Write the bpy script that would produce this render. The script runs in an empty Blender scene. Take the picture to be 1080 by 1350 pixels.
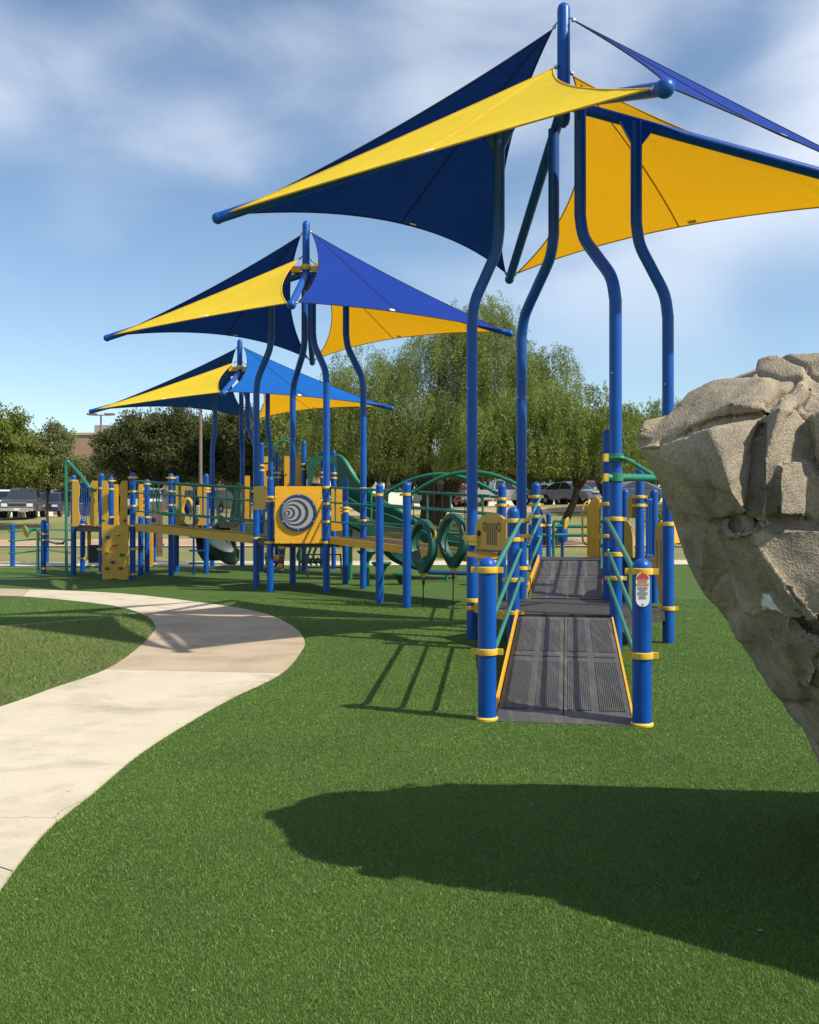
import bpy, bmesh, math, random
import numpy as np
from mathutils import Vector, Matrix, noise
random.seed(7); RNG = np.random.default_rng(11)
scene = bpy.context.scene
C = scene.collection

CLOUD_OFF = (9.1, 2.2, 0.6)
# ------------------------------------------------------------------ camera, sky, sun, exposure
F, HOR, CAMH = 1220.0, 680.0, 1.454            # focal length in photo pixels, horizon row, eye height
cam_d = bpy.data.cameras.new("camera"); cam = bpy.data.objects.new("camera", cam_d); C.objects.link(cam)
cam.location = (0, 0, CAMH); cam.rotation_euler = (math.radians(90) + math.atan(5.0 / F), 0, 0)
cam_d.sensor_fit = 'HORIZONTAL'; cam_d.sensor_width = 36; cam_d.lens = 36 * F / 1080
cam_d.clip_start = 0.05; cam_d.clip_end = 3000
scene.camera = cam
SUN = Vector((1.05, -0.49, 1.16)).normalized()  # towards the sun
sun_el = math.asin(SUN.z); sun_az = math.atan2(SUN.x, SUN.y)
world = bpy.data.worlds.new("World"); scene.world = world; world.use_nodes = True
wn, wl = world.node_tree.nodes, world.node_tree.links
wn.clear()
def wnode(t, **k):
    n = wn.new(t)
    for a, b in k.items(): setattr(n, a, b)
    return n
out = wnode('ShaderNodeOutputWorld'); bg = wnode('ShaderNodeBackground'); bg.inputs['Strength'].default_value = 0.104
sky = wnode('ShaderNodeTexSky', sky_type='NISHITA', sun_disc=False, sun_elevation=sun_el, sun_rotation=sun_az)
sky.air_density = 1.0; sky.dust_density = 0.35; sky.ozone_density = 1.5
tc = wnode('ShaderNodeTexCoord'); sep = wnode('ShaderNodeSeparateXYZ'); wl.new(tc.outputs['Generated'], sep.inputs[0])
def wmath(op, a, b=None):
    n = wnode('ShaderNodeMath', operation=op)
    for i, v in enumerate((a, b)):
        if v is None: continue
        if isinstance(v, (int, float)): n.inputs[i].default_value = v
        else: wl.new(v, n.inputs[i])
    return n.outputs[0]
def wnoise(scale, detail, rough, off, dist=0.0, sc=(1, 1, 1), rot=(0, 0, 0)):
    m = wnode('ShaderNodeMapping'); m.inputs['Location'].default_value = off; m.inputs['Scale'].default_value = sc; m.inputs['Rotation'].default_value = rot
    wl.new(tc.outputs['Generated'], m.inputs[0])
    n = wnode('ShaderNodeTexNoise'); n.inputs['Scale'].default_value = scale; n.inputs['Detail'].default_value = detail
    n.inputs['Roughness'].default_value = rough; n.inputs['Distortion'].default_value = dist
    wl.new(m.outputs[0], n.inputs['Vector']); return n.outputs['Fac']
n1 = wnoise(2.6, 2.0, 0.45, CLOUD_OFF, 0.2, (1.0, 1.0, 1.5), (0, 0.25, 0))
n2 = wnoise(6.0, 8.0, 0.52, (1.7, 0.4, 2), 0.35, (0.8, 1.0, 1.9), (0, 0.30, 0))
csum = wmath('ADD', wmath('MULTIPLY', n1, 0.78), wmath('MULTIPLY', n2, 0.22))
cr = wnode('ShaderNodeValToRGB'); cr.color_ramp.interpolation = 'EASE'
cr.color_ramp.elements[0].position = 0.425; cr.color_ramp.elements[0].color = (0, 0, 0, 1)
cr.color_ramp.elements[1].position = 0.69; cr.color_ramp.elements[1].color = (0.78, 0.78, 0.78, 1)
wl.new(csum, cr.inputs[0])
fade = wnode('ShaderNodeMapRange'); fade.inputs['From Min'].default_value = 0.12; fade.inputs['From Max'].default_value = 0.34
wl.new(sep.outputs['Z'], fade.inputs['Value'])
cm = wmath('MULTIPLY', cr.outputs[0], fade.outputs[0])
tint = wnode('ShaderNodeMix', data_type='RGBA', blend_type='MULTIPLY'); tint.inputs['Factor'].default_value = 1.0
wl.new(sky.outputs[0], tint.inputs[6]); tint.inputs[7].default_value = (0.96, 1.0, 1.0, 1)
mix = wnode('ShaderNodeMix', data_type='RGBA'); wl.new(cm, mix.inputs['Factor']); wl.new(tint.outputs[2], mix.inputs[6])
mix.inputs[7].default_value = (7.0, 7.25, 7.7, 1)
wl.new(mix.outputs[2], bg.inputs['Color']); wl.new(bg.outputs[0], out.inputs[0])
sl = bpy.data.lights.new("sun", 'SUN'); sl.energy = 4.2; sl.angle = math.radians(0.55); sl.color = (1.0, 0.93, 0.80)
so = bpy.data.objects.new("sun", sl); C.objects.link(so); so.rotation_euler = SUN.to_track_quat('Z', 'Y').to_euler()
so.location = (20, -10, 30)
scene.view_settings.view_transform = 'Standard'; scene.view_settings.look = 'None'
scene.view_settings.exposure = 0.62; scene.view_settings.gamma = 1.0
scene.view_settings.use_curve_mapping = False
scene.render.engine = 'CYCLES'
scene.cycles.max_bounces = 8; scene.cycles.transparent_max_bounces = 8

# ------------------------------------------------------------------ helpers
def W(px, py, d): return Vector(((px - 540) / F * d, d, CAMH + (HOR - py) / F * d))
def X(px, d): return (px - 540) / F * d
def Zp(py, d): return CAMH + (HOR - py) / F * d
def G(px, py):
    d = CAMH * F / (py - HOR); return ((px - 540) / F * d, d)
def terr(x, y):
    t = np.clip((np.asarray(y, float) - 42) / 20.0, 0, 1); t = t * t * (3 - 2 * t)
    return t * np.clip(1.957 + 0.0243 * np.asarray(x, float), 0.9, 2.6)

MATS = {}
def mat(name, col, rough=0.5, metal=0.0, var=0.12, vscale=6.0, bump=0.0, bscale=40.0, spec=0.5, col2=None, trans=0.0, coat=0.0, island=0.0, detail=5.0):
    if name in MATS: return MATS[name]
    m = bpy.data.materials.new(name); m.use_nodes = True; MATS[name] = m
    nt = m.node_tree; nd, lk = nt.nodes, nt.links
    b = nd['Principled BSDF']; b.inputs['Roughness'].default_value = rough; b.inputs['Metallic'].default_value = metal
    b.inputs['Specular IOR Level'].default_value = spec; b.inputs['Coat Weight'].default_value = coat
    tcn = nd.new('ShaderNodeTexCoord'); nz = nd.new('ShaderNodeTexNoise'); nz.inputs['Scale'].default_value = vscale
    nz.inputs['Detail'].default_value = detail; nz.inputs['Roughness'].default_value = 0.6
    lk.new(tcn.outputs['Object'], nz.inputs['Vector'])
    mx = nd.new('ShaderNodeMix'); mx.data_type = 'RGBA'
    rp = nd.new('ShaderNodeMapRange'); rp.inputs['From Min'].default_value = 0.3; rp.inputs['From Max'].default_value = 0.7
    lk.new(nz.outputs['Fac'], rp.inputs['Value']); lk.new(rp.outputs[0], mx.inputs['Factor'])
    c2 = col2 or tuple(max(0, c * (1 - 2 * var)) for c in col)
    mx.inputs[6].default_value = (*c2, 1); mx.inputs[7].default_value = (*col, 1)
    cout = mx.outputs[2]
    if island:
        ge = nd.new('ShaderNodeNewGeometry'); hs = nd.new('ShaderNodeHueSaturation')
        mr = nd.new('ShaderNodeMapRange'); mr.inputs['To Min'].default_value = 1 - island; mr.inputs['To Max'].default_value = 1 + island
        lk.new(ge.outputs['Random Per Island'], mr.inputs['Value']); lk.new(mr.outputs[0], hs.inputs['Value']); lk.new(cout, hs.inputs['Color'])
        cout = hs.outputs['Color']
    lk.new(cout, b.inputs['Base Color'])
    if rough < 0.6:
        rr = nd.new('ShaderNodeMapRange'); rr.inputs['To Min'].default_value = max(0.05, rough - 0.08); rr.inputs['To Max'].default_value = rough + 0.12
        lk.new(nz.outputs['Fac'], rr.inputs['Value']); lk.new(rr.outputs[0], b.inputs['Roughness'])
    if bump:
        nb = nd.new('ShaderNodeTexNoise'); nb.inputs['Scale'].default_value = bscale; nb.inputs['Detail'].default_value = 4
        lk.new(tcn.outputs['Object'], nb.inputs['Vector'])
        bp = nd.new('ShaderNodeBump'); bp.inputs['Strength'].default_value = bump; bp.inputs['Distance'].default_value = 0.02
        lk.new(nb.outputs['Fac'], bp.inputs['Height']); lk.new(bp.outputs[0], b.inputs['Normal'])
    if trans:
        o = nd['Material Output']; tr = nd.new('ShaderNodeBsdfTranslucent'); ms = nd.new('ShaderNodeMixShader')
        lk.new(cout, tr.inputs['Color']); ms.inputs[0].default_value = trans
        lk.new(b.outputs[0], ms.inputs[1]); lk.new(tr.outputs[0], ms.inputs[2]); lk.new(ms.outputs[0], o.inputs['Surface'])
    return m

BLUE = mat('blue_paint', (0.001, 0.076, 0.36), 0.36, var=0.12, vscale=3.0, spec=0.32)
BLUED = mat('dark_blue_paint', (0.004, 0.04, 0.17), 0.32, var=0.1, vscale=3.0, coat=0.2)
YEL = mat('yellow_cast_metal', (0.74, 0.47, 0.045), 0.42, var=0.10, vscale=9.0)
YPL = mat('yellow_plastic', (0.74, 0.365, 0.012), 0.45, var=0.07, vscale=5.0, bump=0.08, bscale=260)
TAN = mat('speckled_tan_plastic', (0.58, 0.345, 0.04), 0.55, var=0.16, vscale=60.0, bump=0.08, bscale=260)
GRN = mat('green_paint', (0.006, 0.17, 0.10), 0.35, var=0.12, vscale=5.0, coat=0.2)
GPL = mat('green_plastic', (0.008, 0.095, 0.062), 0.42, var=0.15, vscale=4.0)
GPD = mat('dark_green_plastic', (0.006, 0.036, 0.026), 0.42, var=0.15, vscale=4.0)
DECK = mat('brown_deck_coating', (0.052, 0.042, 0.036), 0.55, var=0.2, vscale=7.0, bump=0.25, bscale=300)
BLK = mat('black_rubber', (0.014, 0.014, 0.015), 0.5, var=0.1)
STEEL = mat('steel_shackle', (0.55, 0.56, 0.58), 0.3, 1.0)
WHITE = mat('white_sign_face', (0.78, 0.78, 0.75), 0.4, var=0.03)
RED = mat('red_sign_ink', (0.6, 0.05, 0.04), 0.45, var=0.05)
ORG = mat('orange_sign_ink', (0.75, 0.25, 0.04), 0.45, var=0.05)
INK = mat('grey_sign_ink', (0.25, 0.25, 0.26), 0.5, var=0.05)
GREY = mat('light_grey_print', (0.30, 0.31, 0.33), 0.4, var=0.04)
DARK = mat('charcoal_print', (0.035, 0.036, 0.04), 0.4, var=0.05)

def scuff(m, col, lo=.63, hi=.70, scale=26):
    nd, lk = m.node_tree.nodes, m.node_tree.links; b = nd['Principled BSDF']; t = nd.new('ShaderNodeTexCoord'); n = nd.new('ShaderNodeTexNoise')
    mp = nd.new('ShaderNodeMapping'); mp.inputs['Scale'].default_value = (1, 1, .45); lk.new(t.outputs['Object'], mp.inputs[0]); lk.new(mp.outputs[0], n.inputs['Vector'])
    n.inputs['Scale'].default_value = scale; n.inputs['Detail'].default_value = 9; n.inputs['Roughness'].default_value = .7
    r = nd.new('ShaderNodeMapRange'); r.inputs['From Min'].default_value = lo; r.inputs['From Max'].default_value = hi; r.inputs['To Max'].default_value = .7; lk.new(n.outputs['Fac'], r.inputs['Value'])
    x = nd.new('ShaderNodeMix'); x.data_type = 'RGBA'; lk.new(r.outputs[0], x.inputs['Factor']); lk.new(b.inputs['Base Color'].links[0].from_socket, x.inputs[6]); x.inputs[7].default_value = (*col, 1); lk.new(x.outputs[2], b.inputs['Base Color'])
scuff(BLUE, (.10, .16, .34)); scuff(YEL, (.40, .27, .08)); scuff(YPL, (.55, .30, .05), .64, .74, 12); scuff(GRN, (.12, .25, .19)); scuff(TAN, (.36, .26, .10), .62, .72, 10)
class MB:
    def __init__(s): s.v = []; s.f = []
    def add(s, vs, fs):
        o = len(s.v); s.v += [tuple(p) for p in vs]; s.f += [tuple(i + o for i in f) for f in fs]; return s
    def tube(s, pts, r, n=10, cap=True):
        pts = [Vector(p) for p in pts]; m = len(pts); rs = r if isinstance(r, (list, tuple)) else [r] * m
        ref = None; vs = []; fs = []
        for i, p in enumerate(pts):
            t = (pts[min(i + 1, m - 1)] - pts[max(i - 1, 0)]).normalized()
            if ref is None: ref = Vector((0, 0, 1)) if abs(t.z) < 0.9 else Vector((0, 1, 0))
            a = (ref - t * ref.dot(t)).normalized(); b = t.cross(a); ref = a
            vs += [p + (a * math.cos(2 * math.pi * k / n) + b * math.sin(2 * math.pi * k / n)) * rs[i] for k in range(n)]
        for i in range(m - 1):
            fs += [(i * n + k, i * n + (k + 1) % n, (i + 1) * n + (k + 1) % n, (i + 1) * n + k) for k in range(n)]
        if cap: fs += [tuple(range(n - 1, -1, -1)), tuple((m - 1) * n + k for k in range(n))]
        return s.add(vs, fs)
    def lathe(s, c, prof, n=20, axis=None):
        c = Vector(c); ax = Vector(axis or (0, 0, 1)).normalized()
        a = (Vector((1, 0, 0)) if abs(ax.x) < 0.9 else Vector((0, 1, 0))); a = (a - ax * a.dot(ax)).normalized(); b = ax.cross(a)
        m = len(prof); vs = []; fs = []
        for r, z in prof: vs += [c + ax * z + (a * math.cos(2 * math.pi * k / n) + b * math.sin(2 * math.pi * k / n)) * r for k in range(n)]
        for i in range(m - 1): fs += [(i * n + k, i * n + (k + 1) % n, (i + 1) * n + (k + 1) % n, (i + 1) * n + k) for k in range(n)]
        fs += [tuple(range(n - 1, -1, -1)), tuple((m - 1) * n + k for k in range(n))]
        return s.add(vs, fs)
    def box(s, c, h, ax=(1, 0, 0), up=(0, 0, 1)):
        c = Vector(c); u = Vector(ax).normalized(); w = Vector(up); w = (w - u * w.dot(u)).normalized(); v = w.cross(u)
        vs = [c + u * (sx * h[0]) + v * (sy * h[1]) + w * (sz * h[2]) for sz in (-1, 1) for sy in (-1, 1) for sx in (-1, 1)]
        return s.add(vs, [(0, 2, 3, 1), (4, 5, 7, 6), (0, 1, 5, 4), (1, 3, 7, 5), (3, 2, 6, 7), (2, 0, 4, 6)])
    def prism(s, poly, t):
        poly = [Vector(p) for p in poly]; t = Vector(t); n = len(poly)
        nrm = Vector((0, 0, 0))
        for i in range(n): nrm += poly[i].cross(poly[(i + 1) % n])
        if nrm.dot(t) < 0: poly.reverse()
        vs = poly + [p + t for p in poly]
        fs = [tuple(range(n - 1, -1, -1)), tuple(range(n, 2 * n))] + [(i, (i + 1) % n, n + (i + 1) % n, n + i) for i in range(n)]
        return s.add(vs, fs)
    def sphere(s, c, r, n=14, m=8):
        sc = r if isinstance(r, (tuple, list)) else (r, r, r); vs = []; fs = []
        for i in range(m + 1):
            a = math.pi * (i + 0.001) / (m + 0.002)
            vs += [(c[0] + sc[0] * math.sin(a) * math.cos(2 * math.pi * k / n), c[1] + sc[1] * math.sin(a) * math.sin(2 * math.pi * k / n), c[2] + sc[2] * math.cos(a)) for k in range(n)]
        for i in range(m): fs += [(i * n + k, (i + 1) * n + k, (i + 1) * n + (k + 1) % n, i * n + (k + 1) % n) for k in range(n)]
        return s.add(vs, fs)
    def build(s, name, m, parent=None, ang=40):
        me = bpy.data.meshes.new(name); me.from_pydata(s.v, [], s.f); me.update()
        return finish(name, me, m, parent, ang)
def finish(name, me, m, parent=None, ang=40):
    me.materials.append(m)
    if ang:
        me.polygons.foreach_set('use_smooth', [True] * len(me.polygons))
        if ang < 170: me.set_sharp_from_angle(angle=math.radians(ang))
    o = bpy.data.objects.new(name, me); C.objects.link(o)
    if parent is not None:
        o.parent = parent
        if parent.type == 'EMPTY' and parent.get('_w'): o.matrix_parent_inverse = Matrix.Translation(-Vector(parent['_w']))
    return o
def npmesh(name, v, f, m, parent=None, smooth=False):
    me = bpy.data.meshes.new(name); k = f.shape[1]
    me.vertices.add(len(v)); me.vertices.foreach_set('co', np.ascontiguousarray(v, np.float32).ravel())
    me.loops.add(f.size); me.loops.foreach_set('vertex_index', np.ascontiguousarray(f, np.int32).ravel())
    me.polygons.add(len(f)); me.polygons.foreach_set('loop_start', np.arange(0, f.size, k, dtype=np.int32))
    me.update(calc_edges=True)
    return finish(name, me, m, parent, 180 if smooth else 0)
def tag(o, label, cat, group=None, kind=None):
    o['label'] = label; o['category'] = cat
    if group: o['group'] = group
    if kind: o['kind'] = kind
    return o
def thing(name, label, cat, loc=(0, 0, 0), group=None, rz=0.0, world=True):
    o = bpy.data.objects.new(name, None); C.objects.link(o); o.location = loc; o.rotation_euler = (0, 0, rz)
    o.empty_display_size = 0.2
    if world: o['_w'] = tuple(float(a) for a in loc)
    return tag(o, label, cat, group)
def struct(o): o['kind'] = 'structure'; return o
def arc(pts, k=6, closed=False):                       # Catmull-Rom through the points
    P = [Vector(p) for p in pts]; n = len(P); R = []
    rng = range(n) if closed else range(n - 1)
    for i in rng:
        g = (lambda j: P[j % n]) if closed else (lambda j: P[min(max(j, 0), n - 1)])
        a, b, c, d = g(i - 1), g(i), g(i + 1), g(i + 2)
        for j in range(k):
            t = j / k; R.append(0.5 * ((2 * b) + (c - a) * t + (2 * a - 5 * b + 4 * c - d) * t * t + (3 * b - a - 3 * c + d) * t ** 3))
    if not closed: R.append(P[-1])
    return R
PR = 0.0655                                             # radius of the posts
def dome(r, z0, z1): return [(r, z0), (r, z1 - r), (r * 0.96, z1 - r * 0.72), (r * 0.84, z1 - r * 0.45), (r * 0.62, z1 - r * 0.2), (r * 0.32, z1 - r * 0.05), (0.004, z1)]
def post(parent, x, y, z1, clamps=(), z0=-0.02, r=PR, m=None, ear=(1, 0), collar=False):
    mb = MB(); mb.lathe((x, y, 0), [(r, z0), (r, z1 - r * 1.15)] + dome(r * 1.0, z1 - r * 1.13, z1)[1:], 20)
    p = mb.build('post', m or BLUE, parent)
    if r > 0.05: MB().lathe((x, y, 0), [(r + 0.0015, z1 - r * 1.2), (r + 0.0015, z1 - r * 1.1)], 20).build('cap_seam', BLUED, p)
    for z in clamps: clamp(p, x, y, z, r, ear)
    if collar: MB().lathe((x, y, 0), [(r + 0.014, 0.002), (r + 0.014, 0.02), (r + 0.003, 0.03)], 20).build('base_collar', YEL, p)
    return p
def clamp(parent, x, y, z, r=PR, ear=(1, 0), m=None):
    e = Vector((ear[0], ear[1], 0)).normalized(); mb = MB()
    mb.lathe((x, y, z), [(r + 0.002, -0.024), (r + 0.011, -0.02), (r + 0.013, 0), (r + 0.011, 0.02), (r + 0.002, 0.024)], 20)
    for sg in (-1, 1):
        mb.box(Vector((x, y, z)) + e * sg * (r + 0.026), (0.022, 0.016, 0.02), e)
    c = mb.build('clamp', m or YEL, parent)
    b = MB()
    n = Vector((e.y, -e.x, 0))
    for sg in (-1, 1): b.lathe(Vector((x, y, z)) + e * sg * (r + 0.033) + n * 0.0165, [(0.008, -0.003), (0.008, 0.003)], 8, n)
    return c
def outline(parent, name, m, p0, p1, pts, th=0.022):   # a vertical panel: pts are (s metres from p0 towards p1, z)
    a = Vector((p0[0], p0[1], 0)); u = Vector((p1[0] - p0[0], p1[1] - p0[1], 0)).normalized(); n = Vector((u.y, -u.x, 0))
    return MB().prism([a + u * s + Vector((0, 0, z)) - n * th / 2 for s, z in pts], n * th).build(name, m, parent, 30)
def rrect(s0, s1, z0, z1, r=0.04, k=4):
    R = []
    for cx_, cz_, a0 in ((s1 - r, z1 - r, 0), (s0 + r, z1 - r, 90), (s0 + r, z0 + r, 180), (s1 - r, z0 + r, 270)):
        for j in range(k + 1):
            a = math.radians(a0 + 90 * j / k); R.append((cx_ + r * math.cos(a), cz_ + r * math.sin(a)))
    return R
def wavy(s0, s1, z0, z1, side=1):                       # hand-hold panel with a nipped waist
    R = []; h = z1 - z0
    for t, k in ((0, .25), (.08, 0), (.3, 0), (.36, .14), (.62, .14), (.68, 0), (.9, 0.0), (1, .35)):
        R.append((t, k))
    w = s1 - s0
    if side > 0: return [(s0, z0)] + [(s1 - k * w, z0 + t * h) for t, k in R] + [(s0, z1)]
    return [(s1, z0)] + [(s0 + k * w, z0 + t * h) for t, k in R] + [(s1, z1)]

# ------------------------------------------------------------------ ground
def inpoly(px, py, poly):
    r = np.zeros(len(px), bool); n = len(poly); j = n - 1
    for i in range(n):
        xi, yi = poly[i]; xj, yj = poly[j]
        c = ((yi > py) != (yj > py)) & (px < (xj - xi) * (py - yi) / (yj - yi + 1e-12) + xi)
        r ^= c; j = i
    return r
def ground_mat():
    m = mat('lawn_soil', (0.120, 0.160, 0.048), 0.9, var=0.2, vscale=0.16, col2=(0.255, 0.215, 0.105), bump=0.5, bscale=18, spec=0.1, detail=8)
    return m
xs = np.unique(np.concatenate([np.linspace(-900, -80, 12), np.linspace(-80, 80, 81), np.linspace(80, 900, 12)]))
ys = np.unique(np.concatenate([np.linspace(-60, 30, 7), np.linspace(30, 90, 61), np.linspace(90, 1500, 14)]))
gx, gy = np.meshgrid(xs, ys); gz = terr(gx, gy)
gv = np.stack([gx, gy, gz], -1).reshape(-1, 3); nx_, ny_ = len(xs), len(ys)
ii = (np.arange(ny_ - 1)[:, None] * nx_ + np.arange(nx_ - 1)[None]).ravel()
gf = np.stack([ii, ii + 1, ii + nx_ + 1, ii + nx_], -1)
ground = struct(npmesh('ground', gv, gf, ground_mat(), smooth=True))
TURFC = (0.084, 0.155, 0.028)
TURF = mat('artificial_turf', TURFC, 0.75, var=0.13, vscale=1.3, bump=0.9, bscale=220, spec=0.2, detail=9)
BLADE = mat('turf_fibre', (0.148, 0.246, 0.044), 0.5, var=0.2, vscale=0.55, col2=(0.100, 0.176, 0.031), spec=0.3, trans=0.25, island=0.35)
turf_poly = [(-14, -4), (14, -4), (16, 12), (18, 26.5), (4, 27.5), (-9, 26.3), (-16, 25.2)]
def sheet(name, poly, z, m, parent=None, th=None):
    bm = bmesh.new(); f = bm.faces.new([bm.verts.new((x, y, z)) for x, y in poly])
    bmesh.ops.recalc_face_normals(bm, faces=bm.faces)
    if f.normal.z < 0: f.normal_flip()
    if th:
        r = bmesh.ops.extrude_face_region(bm, geom=[f]); bmesh.ops.translate(bm, vec=(0, 0, -th), verts=[v for v in r['geom'] if isinstance(v, bmesh.types.BMVert)])
        bmesh.ops.recalc_face_normals(bm, faces=bm.faces)
    me = bpy.data.meshes.new(name); bm.to_mesh(me); bm.free()
    return finish(name, me, m, parent, 30)
struct(sheet('turf_ground', turf_poly, 0.006, TURF))
# path edges from the photograph, laid on the ground
R_px = [(-190, 1480), (-100, 1330), (0, 1178), (60, 1100), (120, 1050), (200, 985), (300, 925), (370, 890), (396, 862), (401, 845), (382, 825), (340, 808), (260, 795), (150, 783), (0, 777), (-160, 774)]
L_px = [(-900, 1260), (-560, 1120), (-260, 1015), (0, 935), (70, 910), (140, 885), (180, 858), (200, 838), (204, 827), (192, 813), (160, 802), (120, 796), (60, 790), (0, 786.5), (-160, 782.5)]
def smooth2(P, k=8): return [(p.x, p.y) for p in arc([Vector((*G(*q), 0)) for q in P], k)]
Redge, Ledge = smooth2(R_px), smooth2(L_px)
path_poly = Redge + Ledge[::-1]
lawn_poly = Ledge[: 9 * 8 + 1] + [G(175, 810), G(115, 818), G(0, 828), G(-300, 846), (-16, 10), (-16, 4)]
LAWN = mat('lawn_ground', (0.080, 0.115, 0.030), 0.9, var=0.2, vscale=0.9, col2=(0.15, 0.15, 0.06), bump=0.8, bscale=60, spec=0.1, detail=8)
struct(sheet('lawn', lawn_poly, 0.011, LAWN))
def concrete(name, c1, c2, s):
    m = mat(name, c1, 0.85, vscale=s, col2=c2, bump=0.22, bscale=120, spec=0.25, detail=10)
    nd, lk = m.node_tree.nodes, m.node_tree.links; b = nd['Principled BSDF']
    tcn = nd.new('ShaderNodeTexCoord'); sp = nd.new('ShaderNodeTexNoise'); sp.inputs['Scale'].default_value = 260; sp.inputs['Detail'].default_value = 2
    lk.new(tcn.outputs['Object'], sp.inputs['Vector'])
    st = nd.new('ShaderNodeTexNoise'); st.inputs['Scale'].default_value = 1.5; st.inputs['Detail'].default_value = 12; st.inputs['Roughness'].default_value = 0.68; st.inputs['Distortion'].default_value = 0.5
    mp = nd.new('ShaderNodeMapping'); mp.inputs['Scale'].default_value = (0.8, 1.1, 1); lk.new(tcn.outputs['Object'], mp.inputs[0]); lk.new(mp.outputs[0], st.inputs['Vector'])
    r = nd.new('ShaderNodeMapRange'); r.inputs['From Min'].default_value = 0.49; r.inputs['From Max'].default_value = 0.74; lk.new(st.outputs['Fac'], r.inputs['Value'])
    old = b.inputs['Base Color'].links[0].from_socket
    mm = nd.new('ShaderNodeMix'); mm.data_type = 'RGBA'; lk.new(r.outputs[0], mm.inputs['Factor']); lk.new(old, mm.inputs[6]); mm.inputs[7].default_value = (*[c * 0.66 for c in c2], 1)
    hv = nd.new('ShaderNodeHueSaturation'); r2 = nd.new('ShaderNodeMapRange'); r2.inputs['From Min'].default_value = 0.3; r2.inputs['From Max'].default_value = 0.7
    r2.inputs['To Min'].default_value = 0.86; r2.inputs['To Max'].default_value = 1.12
    lk.new(sp.outputs['Fac'], r2.inputs['Value']); lk.new(r2.outputs[0], hv.inputs['Value']); lk.new(mm.outputs[2], hv.inputs['Color']); lk.new(hv.outputs[0], b.inputs['Base Color'])
    return m
CONC = concrete('pale_concrete', (0.565, 0.50, 0.38), (0.49, 0.425, 0.31), 1.2)
AGG = concrete('tan_aggregate_concrete', (0.45, 0.355, 0.25), (0.38, 0.295, 0.20), 2.0)
path = bpy.data.objects.new('path', None); C.objects.link(path); path['kind'] = 'structure'
def near(edge, q):
    g = G(*q); return min(range(len(edge)), key=lambda i: (edge[i][0] - g[0]) ** 2 + (edge[i][1] - g[1]) ** 2)
cuts = [((0, 0), (0, 0)), ((20, 1150), (-330, 1040)), ((372, 889), (138, 886)), ((300, 801), (185, 808)), ((40, 778), (30, 788)), (None, None)]
cr_i = [0] + [near(Redge, c[0]) for c in cuts[1:-1]] + [len(Redge) - 1]
cl_i = [0] + [near(Ledge, c[1]) for c in cuts[1:-1]] + [len(Ledge) - 1]
for i, m in enumerate((CONC, CONC, AGG, CONC, AGG)):
    a = Redge[cr_i[i]:cr_i[i + 1] + 1]; b = Ledge[cl_i[i]:cl_i[i + 1] + 1]
    gap = 0.006
    def pull(p, q): 
        v = Vector((q[0] - p[0], q[1] - p[1])); v.normalize(); return (p[0] + v.x * gap, p[1] + v.y * gap)
    if len(a) > 2: a = [pull(a[0], a[1])] + a[1:-1] + [pull(a[-1], a[-2])]
    if len(b) > 2: b = [pull(b[0], b[1])] + b[1:-1] + [pull(b[-1], b[-2])]
    sheet('slab', a + b[::-1], 0.020, m, path, 0.03)
# hairline crack across the near slab, and the edging strip between turf and lawn
def strip(name, pts, w, z, m, parent=None):
    mb = MB(); vs = []
    for i, p in enumerate(pts):
        q0 = Vector(pts[max(i - 1, 0)]); q1 = Vector(pts[min(i + 1, len(pts) - 1)]); t = (q1 - q0).normalized(); n = Vector((-t.y, t.x)); ww = w[i] if isinstance(w, list) else w
        vs += [(p[0] + n.x * ww, p[1] + n.y * ww, z), (p[0] - n.x * ww, p[1] - n.y * ww, z)]
    mb.add(vs, [(2 * i, 2 * i + 1, 2 * i + 3, 2 * i + 2) for i in range(len(pts) - 1)]); return mb.build(name, m, parent, 0)
CRK = mat('crack_dirt', (0.30, 0.255, 0.18), 0.95, spec=0.05)
cp = [G(-60, 1081), G(-10, 1084), G(30, 1082.5), G(55, 1083), G(72, 1084), G(84, 1089)]
cpts = []
for a, b in zip(cp, cp[1:]):
    for t in range(6): cpts.append((a[0] + (b[0] - a[0]) * t / 6 + random.uniform(-.008, .008), a[1] + (b[1] - a[1]) * t / 6 + random.uniform(-.008, .008)))
strip('crack', cpts, [random.uniform(.0008, .002) for _ in cpts], 0.0225, CRK, path)
cp = [G(72, 1084), G(80, 1076), G(96, 1066), G(112, 1060), G(118, 1058)]; cpts = []
for a, b in zip(cp, cp[1:]):
    for t in range(6): cpts.append((a[0] + (b[0] - a[0]) * t / 6 + random.uniform(-.008, .008), a[1] + (b[1] - a[1]) * t / 6 + random.uniform(-.008, .008)))
strip('crack', cpts, [random.uniform(.0008, .0018) for _ in cpts], 0.0225, CRK, path)
ep = [G(-200, 840), G(0, 828), G(60, 823), G(115, 818), G(150, 813.5), G(176, 810)]
o = MB()
for a, b in zip(ep, ep[1:]):
    v = Vector((b[0] - a[0], b[1] - a[1], 0)); o.box(((a[0] + b[0]) / 2, (a[1] + b[1]) / 2, 0.01), (v.length / 2, 0.03, 0.012), v)
tag(o.build('lawn_edging', CONC), 'thin pale concrete edging strip between turf and lawn', 'edging')

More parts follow.
